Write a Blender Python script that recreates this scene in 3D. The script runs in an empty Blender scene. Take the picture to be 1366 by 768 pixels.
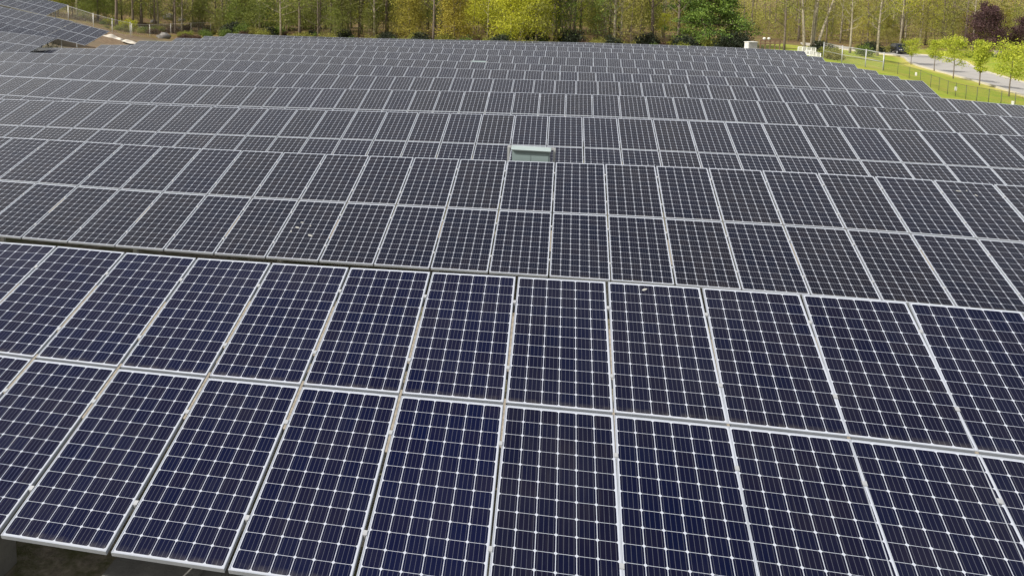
import bpy, bmesh, math, random
import numpy as np
from mathutils import Vector, Matrix

# ------------------------------------------------------------------ camera, sky, sun, exposure
SC = bpy.context.scene
COL = SC.collection
cam_d = bpy.data.cameras.new('camera'); cam = bpy.data.objects.new('camera', cam_d); COL.objects.link(cam)
CAM_R = Vector((0.99992, 0.00122, 0.01222)); CAM_U = Vector((-0.0122, 0.1010, 0.9948)); CAM_F = Vector((0.0, 0.9949, -0.1011))
CAM_R.normalize(); CAM_F = (CAM_F - CAM_R * CAM_F.dot(CAM_R)).normalized(); CAM_U = CAM_R.cross(CAM_F)
cam.matrix_world = Matrix(((CAM_R.x, CAM_U.x, -CAM_F.x, 0), (CAM_R.y, CAM_U.y, -CAM_F.y, 0), (CAM_R.z, CAM_U.z, -CAM_F.z, 0), (0, 0, 0, 1)))
FPX, PPX, PPY = 1082.0, 517.6, 84.0            # focal length and principal point in 1366x768 pixels
cam_d.sensor_width = 36.0; cam_d.lens = FPX / 1366 * 36
cam_d.shift_x = (683 - PPX) / 1366; cam_d.shift_y = -(384 - PPY) / 1366
cam_d.clip_start = 0.1; cam_d.clip_end = 5000
SC.camera = cam
SUN_EL = math.radians(40); SUN_AZ = (-0.94, -0.34)       # horizontal direction towards the sun
world = bpy.data.worlds.new('World'); SC.world = world; world.use_nodes = True
wn = world.node_tree; sky = wn.nodes.new('ShaderNodeTexSky'); sky.sky_type = 'NISHITA'; sky.sun_disc = False
sky.sun_elevation = SUN_EL; sky.sun_rotation = math.atan2(SUN_AZ[0], SUN_AZ[1]); sky.air_density = 0.9; sky.dust_density = 4.0; sky.ozone_density = 1.0
wn.nodes['Background'].inputs['Strength'].default_value = 0.11
wtc = wn.nodes.new('ShaderNodeTexCoord'); wnz_ = wn.nodes.new('ShaderNodeTexNoise'); wnz_.inputs['Scale'].default_value = 2.2; wnz_.inputs['Detail'].default_value = 6; wnz_.inputs['Roughness'].default_value = 0.62
wmp = wn.nodes.new('ShaderNodeMapping'); wmp.inputs['Scale'].default_value = (1, 1, 2.6); wn.links.new(wtc.outputs['Generated'], wmp.inputs[0]); wn.links.new(wmp.outputs[0], wnz_.inputs['Vector'])
wrg = wn.nodes.new('ShaderNodeMapRange'); wrg.inputs[1].default_value = 0.47; wrg.inputs[2].default_value = 0.70; wrg.inputs[4].default_value = 0.4; wn.links.new(wnz_.outputs['Fac'], wrg.inputs[0])  # cloud patches added to the unseen sky so the glass reflections vary
wsp = wn.nodes.new('ShaderNodeSeparateXYZ'); wn.links.new(wtc.outputs['Generated'], wsp.inputs[0])
whz = wn.nodes.new('ShaderNodeMapRange'); whz.inputs[1].default_value = 0.84; whz.inputs[2].default_value = 0.45; whz.inputs[3].default_value = 0.0; whz.inputs[4].default_value = 0.9; wn.links.new(wsp.outputs[2], whz.inputs[0])   # pale haze added low in the unseen sky to lighten far panel reflections
wmxx = wn.nodes.new('ShaderNodeMath'); wmxx.operation = 'MAXIMUM'; wn.links.new(wrg.outputs[0], wmxx.inputs[0]); wn.links.new(whz.outputs[0], wmxx.inputs[1])
wmx = wn.nodes.new('ShaderNodeMix'); wmx.data_type = 'RGBA'; wn.links.new(wmxx.outputs[0], wmx.inputs[0]); wn.links.new(sky.outputs[0], wmx.inputs[6]); wmx.inputs[7].default_value = (9.0, 8.8, 8.2, 1)   # colour of the added thin cloud and haze
wn.links.new(wmx.outputs[2], wn.nodes['Background'].inputs[0])
sun_d = bpy.data.lights.new('sun', 'SUN'); sun_d.energy = 4.8; sun_d.angle = math.radians(0.5); sun_d.color = (1.0, 0.955, 0.88)
sun = bpy.data.objects.new('sun', sun_d); COL.objects.link(sun)
sd = Vector((SUN_AZ[0] * math.cos(SUN_EL), SUN_AZ[1] * math.cos(SUN_EL), math.sin(SUN_EL)))
sun.rotation_euler = sd.to_track_quat('Z', 'Y').to_euler()
SC.view_settings.view_transform = 'Standard'; SC.view_settings.look = 'None'; SC.view_settings.exposure = 0.35; SC.view_settings.gamma = 1.0
try: SC.view_settings.use_curve_mapping = False
except Exception: pass
SC.cycles.max_bounces = 8; SC.cycles.transparent_max_bounces = 24

random.seed(7); RNG = np.random.default_rng(11)
E2 = np.array([0.9749, -0.2227]); N2 = np.array([0.2227, 0.9749])     # along the panel rows, and away from the camera

def ray(px, py):
    d = CAM_R * ((px - PPX) / FPX) - CAM_U * ((py - PPY) / FPX) + CAM_F
    return d
def at(px, py, y):                      # the point seen at a photograph pixel, y metres ahead
    d = ray(px, py); return d * (y / d.y)
def pix(p):
    p = Vector(p); z = p.dot(CAM_F)
    return (PPX + FPX * p.dot(CAM_R) / z, PPY - FPX * p.dot(CAM_U) / z, z)

# ------------------------------------------------------------------ helpers
class MB:
    def __init__(self): self.v = []; self.f = []; self.m = []; self.uv = []; self.smooth = []
    def face(self, pts, m=0, uv=None, smooth=False):
        n = len(self.v); self.v += [tuple(p) for p in pts]; self.f.append(tuple(range(n, n + len(pts)))); self.m.append(m)
        self.uv.append(uv if uv else [(0, 0)] * len(pts)); self.smooth.append(smooth)
    def box(self, c, ax, ay, az, m=0):  # centre and three half axes
        c, ax, ay, az = map(Vector, (c, ax, ay, az))
        P = [c + sx * ax + sy * ay + sz * az for sz in (-1, 1) for sy in (-1, 1) for sx in (-1, 1)]
        for q in ((0, 2, 3, 1), (4, 5, 7, 6), (0, 1, 5, 4), (2, 6, 7, 3), (0, 4, 6, 2), (1, 3, 7, 5)):
            self.face([P[i] for i in q], m)
    def abox(self, c, s, m=0): self.box(c, (s[0] / 2, 0, 0), (0, s[1] / 2, 0), (0, 0, s[2] / 2), m)
    def tube(self, pts, rad, n=6, m=0, cap=True):
        pts = [Vector(p) for p in pts]
        if not hasattr(rad, '__len__'): rad = [rad] * len(pts)
        rings = []
        ref = Vector((1, 0, 0))
        for i, p in enumerate(pts):
            t = (pts[min(i + 1, len(pts) - 1)] - pts[max(i - 1, 0)]).normalized()
            if abs(t.dot(ref)) > 0.9: ref = Vector((0, 1, 0))
            a = (ref - t * ref.dot(t)).normalized(); b = t.cross(a)
            rings.append([p + (a * math.cos(2 * math.pi * k / n) + b * math.sin(2 * math.pi * k / n)) * rad[i] for k in range(n)])
        base = len(self.v)
        for r in rings: self.v += [tuple(q) for q in r]
        for i in range(len(pts) - 1):
            for k in range(n):
                self.f.append((base + i * n + k, base + i * n + (k + 1) % n, base + (i + 1) * n + (k + 1) % n, base + (i + 1) * n + k))
                self.m.append(m); self.uv.append([(0, 0)] * 4); self.smooth.append(True)
        if cap:
            for i, fl in ((0, True), (len(pts) - 1, False)):
                q = [base + i * n + k for k in range(n)]
                if fl: q.reverse()
                self.f.append(tuple(q)); self.m.append(m); self.uv.append([(0, 0)] * n); self.smooth.append(False)
    def ball(self, c, r, m=0, nu=10, nv=7, jit=0.0, seed=0):
        rs = random.Random(seed); c = Vector(c); base = len(self.v)
        r = Vector(r) if hasattr(r, '__len__') else Vector((r, r, r))
        for j in range(nv + 1):
            th = math.pi * j / nv
            for i in range(nu):
                ph = 2 * math.pi * i / nu; k = 1 + rs.uniform(-jit, jit)
                self.v.append((c.x + r.x * k * math.sin(th) * math.cos(ph), c.y + r.y * k * math.sin(th) * math.sin(ph), c.z + r.z * k * math.cos(th)))
        for j in range(nv):
            for i in range(nu):
                self.f.append((base + j * nu + i, base + (j + 1) * nu + i, base + (j + 1) * nu + (i + 1) % nu, base + j * nu + (i + 1) % nu))
                self.m.append(m); self.uv.append([(0, 0)] * 4); self.smooth.append(True)
    def mesh(self, name, mats):
        me = bpy.data.meshes.new(name); me.from_pydata(self.v, [], self.f); me.update()
        for m in (mats if isinstance(mats, (list, tuple)) else [mats]): me.materials.append(m)
        me.polygons.foreach_set('material_index', self.m)
        me.polygons.foreach_set('use_smooth', self.smooth)
        uvl = me.uv_layers.new(name='UVMap')
        uvl.data.foreach_set('uv', np.array([c for f in self.uv for c in f], dtype=np.float32).ravel())
        me.update(); return me
    def build(self, name, mats, parent=None):
        return link(name, self.mesh(name, mats), parent)
def link(name, data, parent=None):
    o = bpy.data.objects.new(name, data); COL.objects.link(o)
    if parent is not None: o.parent = parent
    return o
def tag(o, label=None, cat=None, group=None, kind=None):
    if label: o['label'] = label
    if cat: o['category'] = cat
    if group: o['group'] = group
    if kind: o['kind'] = kind
    return o
def empty(name, loc=(0, 0, 0), rz=0):
    o = bpy.data.objects.new(name, None); COL.objects.link(o); o.location = loc; o.rotation_euler = (0, 0, rz); o.empty_display_size = 0.2
    return o

# ------------------------------------------------------------------ materials
def mat(name): 
    m = bpy.data.materials.new(name); m.use_nodes = True
    return m, m.node_tree, m.node_tree.nodes['Principled BSDF']
def nd(t, typ, **kw):
    n = t.nodes.new(typ)
    for k, v in kw.items(): setattr(n, k, v)
    return n
def mth(t, op, a, b=None, c=None, clamp=False):
    n = t.nodes.new('ShaderNodeMath'); n.operation = op; n.use_clamp = clamp
    for i, x in enumerate((a, b, c)):
        if x is None: continue
        if isinstance(x, (int, float)): n.inputs[i].default_value = x
        else: t.links.new(x, n.inputs[i])
    return n.outputs[0]
def mixc(t, f, a, b):
    n = t.nodes.new('ShaderNodeMix'); n.data_type = 'RGBA'
    for s, x in ((0, f), (6, a), (7, b)):
        if isinstance(x, (int, float)): n.inputs[s].default_value = x
        elif isinstance(x, tuple): n.inputs[s].default_value = (*x, 1) if len(x) == 3 else x
        else: t.links.new(x, n.inputs[s])
    return n.outputs[2]
def noise(t, vec, scale, detail=4, rough=0.6):
    n = t.nodes.new('ShaderNodeTexNoise'); n.inputs['Scale'].default_value = scale; n.inputs['Detail'].default_value = detail; n.inputs['Roughness'].default_value = rough
    if vec is not None: t.links.new(vec, n.inputs['Vector'])
    return n.outputs['Fac']
def ramp(t, f, lo, hi):
    n = t.nodes.new('ShaderNodeMapRange'); n.inputs[1].default_value = lo; n.inputs[2].default_value = hi
    t.links.new(f, n.inputs[0]); return n.outputs[0]
def plain(name, a, b=None, scale=3.0, rough=0.7, metal=0.0, bump=0.0, spec=0.5, coord='Object'):
    m, t, p = mat(name)
    tc = nd(t, 'ShaderNodeTexCoord').outputs[coord]
    if b is None: b = tuple(c * 0.8 for c in a)
    f = ramp(t, noise(t, tc, scale), 0.3, 0.7)
    t.links.new(mixc(t, f, a, b), p.inputs['Base Color'])
    p.inputs['Roughness'].default_value = rough; p.inputs['Metallic'].default_value = metal; p.inputs['Specular IOR Level'].default_value = spec
    if bump:
        bn = nd(t, 'ShaderNodeBump'); bn.inputs['Strength'].default_value = bump; bn.inputs['Distance'].default_value = 0.05
        t.links.new(noise(t, tc, scale * 4), bn.inputs['Height']); t.links.new(bn.outputs[0], p.inputs['Normal'])
    return m

GW, GL = 0.966, 1.936                     # visible glass of one panel
def cell_material(name, ca, cb, cc, cd):
    m, t, p = mat(name)
    uv = nd(t, 'ShaderNodeUVMap'); uv.uv_map = 'UVMap'
    sp = nd(t, 'ShaderNodeSeparateXYZ'); t.links.new(uv.outputs[0], sp.inputs[0])
    # uv runs 0..1 per panel plus a whole number that tells merged panels apart
    idx = mth(t, 'FLOOR', sp.outputs[0]); idy = mth(t, 'FLOOR', sp.outputs[1])
    x = mth(t, 'MULTIPLY', mth(t, 'FRACT', sp.outputs[0]), GW); y = mth(t, 'MULTIPLY', mth(t, 'FRACT', sp.outputs[1]), GL)
    bx, by, px_, py_ = 0.009, 0.014, (GW - 0.018) / 6, (GL - 0.028) / 12
    cx = mth(t, 'DIVIDE', mth(t, 'SUBTRACT', x, bx), px_); cy = mth(t, 'DIVIDE', mth(t, 'SUBTRACT', y, by), py_)
    fx = mth(t, 'ABSOLUTE', mth(t, 'SUBTRACT', mth(t, 'FRACT', cx), 0.5)); fy = mth(t, 'ABSOLUTE', mth(t, 'SUBTRACT', mth(t, 'FRACT', cy), 0.5))
    inx = mth(t, 'LESS_THAN', fx, 0.5 - 0.0175); iny = mth(t, 'LESS_THAN', fy, 0.5 - 0.0105)
    ind = mth(t, 'LESS_THAN', mth(t, 'ADD', fx, fy), 0.896)
    ox = mth(t, 'LESS_THAN', mth(t, 'ABSOLUTE', mth(t, 'SUBTRACT', cx, 3.0)), 3.0); oy = mth(t, 'LESS_THAN', mth(t, 'ABSOLUTE', mth(t, 'SUBTRACT', cy, 6.0)), 6.0)
    mask = mth(t, 'MULTIPLY', mth(t, 'MULTIPLY', inx, iny), mth(t, 'MULTIPLY', ind, mth(t, 'MULTIPLY', ox, oy)))
    bus = mth(t, 'LESS_THAN', mth(t, 'ABSOLUTE', mth(t, 'SUBTRACT', mth(t, 'FRACT', mth(t, 'MULTIPLY', cx, 4.0)), 0.5)), 0.045)
    oi = nd(t, 'ShaderNodeObjectInfo')
    cmb = nd(t, 'ShaderNodeCombineXYZ')
    t.links.new(mth(t, 'ADD', mth(t, 'FLOOR', cx), mth(t, 'MULTIPLY', idx, 7.0)), cmb.inputs[0])
    t.links.new(mth(t, 'ADD', mth(t, 'FLOOR', cy), mth(t, 'MULTIPLY', idy, 13.0)), cmb.inputs[1])
    t.links.new(mth(t, 'MULTIPLY', oi.outputs['Random'], 991.0), cmb.inputs[2])
    wnz = nd(t, 'ShaderNodeTexWhiteNoise'); wnz.noise_dimensions = '3D'; t.links.new(cmb.outputs[0], wnz.inputs['Vector'])
    cmb2 = nd(t, 'ShaderNodeCombineXYZ'); t.links.new(idx, cmb2.inputs[0]); t.links.new(idy, cmb2.inputs[1]); t.links.new(mth(t, 'MULTIPLY', oi.outputs['Random'], 577.0), cmb2.inputs[2])
    wn2 = nd(t, 'ShaderNodeTexWhiteNoise'); wn2.noise_dimensions = '3D'; t.links.new(cmb2.outputs[0], wn2.inputs['Vector'])
    c1 = mixc(t, wnz.outputs['Value'], ca, cb)
    c2 = mixc(t, wn2.outputs['Value'], cc, cd)
    cell = mixc(t, 0.42, c1, c2)
    cell = mixc(t, mth(t, 'MULTIPLY', bus, 0.15), cell, (0.34, 0.36, 0.40))
    tc = nd(t, 'ShaderNodeTexCoord')
    geo = nd(t, 'ShaderNodeNewGeometry')
    dust = ramp(t, noise(t, geo.outputs['Position'], 1.3, 6, 0.65), 0.42, 0.8)
    col = mixc(t, mask, (0.36, 0.385, 0.44), cell)
    col = mixc(t, mth(t, 'MULTIPLY', dust, 0.02), col, (0.30, 0.27, 0.22))
    geo2 = noise(t, geo.outputs['Position'], 9.0, 5, 0.7)
    low = mth(t, 'MULTIPLY', mth(t, 'SUBTRACT', 1.0, ramp(t, y, 0.0, 0.075), None, True), ramp(t, geo2, 0.38, 0.66))
    cst = nd(t, 'ShaderNodeCombineXYZ'); t.links.new(mth(t, 'MULTIPLY', mth(t, 'ADD', x, mth(t, 'MULTIPLY', oi.outputs['Random'], 40.0)), 26.0), cst.inputs[0]); t.links.new(mth(t, 'MULTIPLY', y, 1.1), cst.inputs[1]); t.links.new(idx, cst.inputs[2])
    streak = ramp(t, noise(t, cst.outputs[0], 1.0, 3, 0.6), 0.56, 0.80)
    film = mth(t, 'ADD', mth(t, 'MULTIPLY', low, 0.22), mth(t, 'MULTIPLY', streak, mth(t, 'MULTIPLY', wn2.outputs['Value'], 0.045)))
    col = mixc(t, film, col, (0.27, 0.25, 0.21))
    t.links.new(col, p.inputs['Base Color'])
    p.inputs['IOR'].default_value = 1.5; p.inputs['Specular IOR Level'].default_value = 0.20
    p.inputs['Sheen Weight'].default_value = 0.42; p.inputs['Sheen Roughness'].default_value = 0.14; p.inputs['Sheen Tint'].default_value = (1.0, 1.0, 0.86, 1)
    t.links.new(mth(t, 'ADD', mth(t, 'MULTIPLY', dust, 0.10), 0.04), p.inputs['Roughness'])
    return m
M_CELL = cell_material('solar_cells', (0.0034, 0.0048, 0.0135), (0.0078, 0.0066, 0.0125), (0.0030, 0.0046, 0.0150), (0.0058, 0.0056, 0.0085))
M_CELLBLUEREFL = cell_material('solar_cells_blue_reflection', (0.0014, 0.0028, 0.0205), (0.0050, 0.0040, 0.0150), (0.0014, 0.0032, 0.0205), (0.0022, 0.0033, 0.0160))  # front table: its bluer sky reflection is put into the cell colour
M_CELLNAVYREFL = cell_material('solar_cells_navy_reflection', (0.0018, 0.0031, 0.0168), (0.0054, 0.0045, 0.0130), (0.0018, 0.0034, 0.0165), (0.0032, 0.0037, 0.0125))  # right end of the front table: darker reflection put into the cell colour
M_FRAME = plain('anodised_aluminium', (0.37, 0.395, 0.44), (0.29, 0.315, 0.355), 3.5, 0.40, 0.25)
M_GALV = plain('galvanised_steel', (0.42, 0.43, 0.44), (0.33, 0.34, 0.35), 5.0, 0.5, 0.4)
M_DUSTY = plain('dusty_steel', (0.26, 0.23, 0.185), (0.14, 0.12, 0.095), 14.0, 0.8)
M_CONC = plain('ballast_concrete', (0.15, 0.147, 0.137), (0.09, 0.088, 0.083), 4.0, 0.9, 0, 0.4)
M_TEAL = plain('grey_green_enamel', (0.17, 0.22, 0.22), (0.155, 0.20, 0.20), 2.0, 0.4)
M_LID = plain('pale_enamel', (0.27, 0.325, 0.325), (0.24, 0.29, 0.29), 3.0, 0.4)
M_WHITE = plain('white_enamel', (0.60, 0.60, 0.56), (0.50, 0.50, 0.46), 3.0, 0.5)
M_DROP = plain('droppings', (0.32, 0.32, 0.30), (0.20, 0.20, 0.19), 30.0, 0.9)
M_BARK = plain('grey_brown_bark', (0.17, 0.135, 0.10), (0.09, 0.07, 0.052), 6.0, 0.95, 0, 0.5)
M_PALEBARK = plain('pale_bark', (0.33, 0.29, 0.21), (0.19, 0.16, 0.115), 3.0, 0.9, 0, 0.3)
M_WOOD = plain('weathered_brown_wood', (0.20, 0.12, 0.07), (0.12, 0.075, 0.045), 6.0, 0.85)
M_ROCK = plain('grey_rock', (0.20, 0.19, 0.175), (0.10, 0.095, 0.09), 1.6, 0.95, 0, 0.6)
M_TARP = plain('white_erosion_fabric', (0.56, 0.52, 0.45), (0.36, 0.32, 0.26), 1.2, 0.9, 0, 0.4)
M_BLACKVINYL = plain('black_coated_steel', (0.035, 0.042, 0.032), (0.05, 0.056, 0.045), 4.0, 0.6)

def leaf_material(name, a, b, c=None, transl=0.35):
    m, t, p = mat(name)
    at_ = nd(t, 'ShaderNodeAttribute'); at_.attribute_name = 'shade'
    oi = nd(t, 'ShaderNodeObjectInfo')
    col = mixc(t, at_.outputs['Fac'], a, b)
    if c is not None: col = mixc(t, mth(t, 'MULTIPLY', oi.outputs['Random'], 0.85), col, c)
    p.inputs['Roughness'].default_value = 0.6; p.inputs['Specular IOR Level'].default_value = 0.25
    t.links.new(col, p.inputs['Base Color'])
    tr = nd(t, 'ShaderNodeBsdfTranslucent'); t.links.new(col, tr.inputs['Color'])
    mx = nd(t, 'ShaderNodeMixShader'); mx.inputs[0].default_value = transl
    t.links.new(p.outputs[0], mx.inputs[1]); t.links.new(tr.outputs[0], mx.inputs[2])
    t.links.new(mx.outputs[0], t.nodes['Material Output'].inputs['Surface'])
    return m
L_SPRING = leaf_material('spring_leaves', (0.12, 0.155, 0.03), (0.31, 0.335, 0.055), (0.23, 0.20, 0.055))
L_YELLOW = leaf_material('yellow_green_leaves', (0.36, 0.38, 0.03), (0.58, 0.58, 0.06), None, 0.5)
L_ORANGE = leaf_material('ochre_leaves', (0.28, 0.23, 0.04), (0.48, 0.41, 0.06), (0.22, 0.22, 0.045))
L_PINE = leaf_material('pine_needles', (0.045, 0.090, 0.018), (0.20, 0.29, 0.045), None, 0.2)
L_PURPLE = leaf_material('purple_leaves', (0.035, 0.019, 0.022), (0.105, 0.055, 0.055), None, 0.25)
L_LIME = leaf_material('fresh_lime_leaves', (0.27, 0.34, 0.03), (0.50, 0.52, 0.06), None, 0.4)
L_GREEN = leaf_material('shrub_leaves', (0.06, 0.10, 0.02), (0.16, 0.22, 0.035), None, 0.3)
L_MID = leaf_material('mid_green_leaves', (0.09, 0.13, 0.026), (0.25, 0.295, 0.05), (0.16, 0.16, 0.04))
L_FAR = leaf_material('far_leaves', (0.13, 0.12, 0.045), (0.36, 0.36, 0.07), None, 0.4)
L_DARK = leaf_material('dark_weed_leaves', (0.012, 0.018, 0.010), (0.035, 0.045, 0.02), None, 0.15)

def chainlink(name, colr, cover):
    m, t, p = mat(name)
    uv = nd(t, 'ShaderNodeUVMap'); uv.uv_map = 'UVMap'
    sp = nd(t, 'ShaderNodeSeparateXYZ'); t.links.new(uv.outputs[0], sp.inputs[0])   # metres
    k = 1 / 0.057
    a = mth(t, 'FRACT', mth(t, 'MULTIPLY', mth(t, 'ADD', sp.outputs[0], sp.outputs[1]), k))
    b = mth(t, 'FRACT', mth(t, 'MULTIPLY', mth(t, 'SUBTRACT', sp.outputs[0], sp.outputs[1]), k))
    w = mth(t, 'MAXIMUM', mth(t, 'LESS_THAN', a, cover), mth(t, 'LESS_THAN', b, cover))
    p.inputs['Base Color'].default_value = (*colr, 1); p.inputs['Roughness'].default_value = 0.5; p.inputs['Metallic'].default_value = 0.2
    t.links.new(w, p.inputs['Alpha'])
    return m
M_RAIL = plain('bright_galvanised_tube', (0.62, 0.61, 0.57), (0.5, 0.49, 0.46), 3, 0.5, 0.2)
M_MESH = chainlink('galvanised_wire_mesh', (0.30, 0.29, 0.26), 0.055)
M_MESHGREY = chainlink('weathered_wire_mesh', (0.40, 0.385, 0.35), 0.10)
M_MESHBLK = chainlink('black_wire_mesh', (0.03, 0.036, 0.028), 0.07)
M_MESHWHT = chainlink('white_wire_mesh', (0.75, 0.75, 0.70), 0.30)

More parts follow.
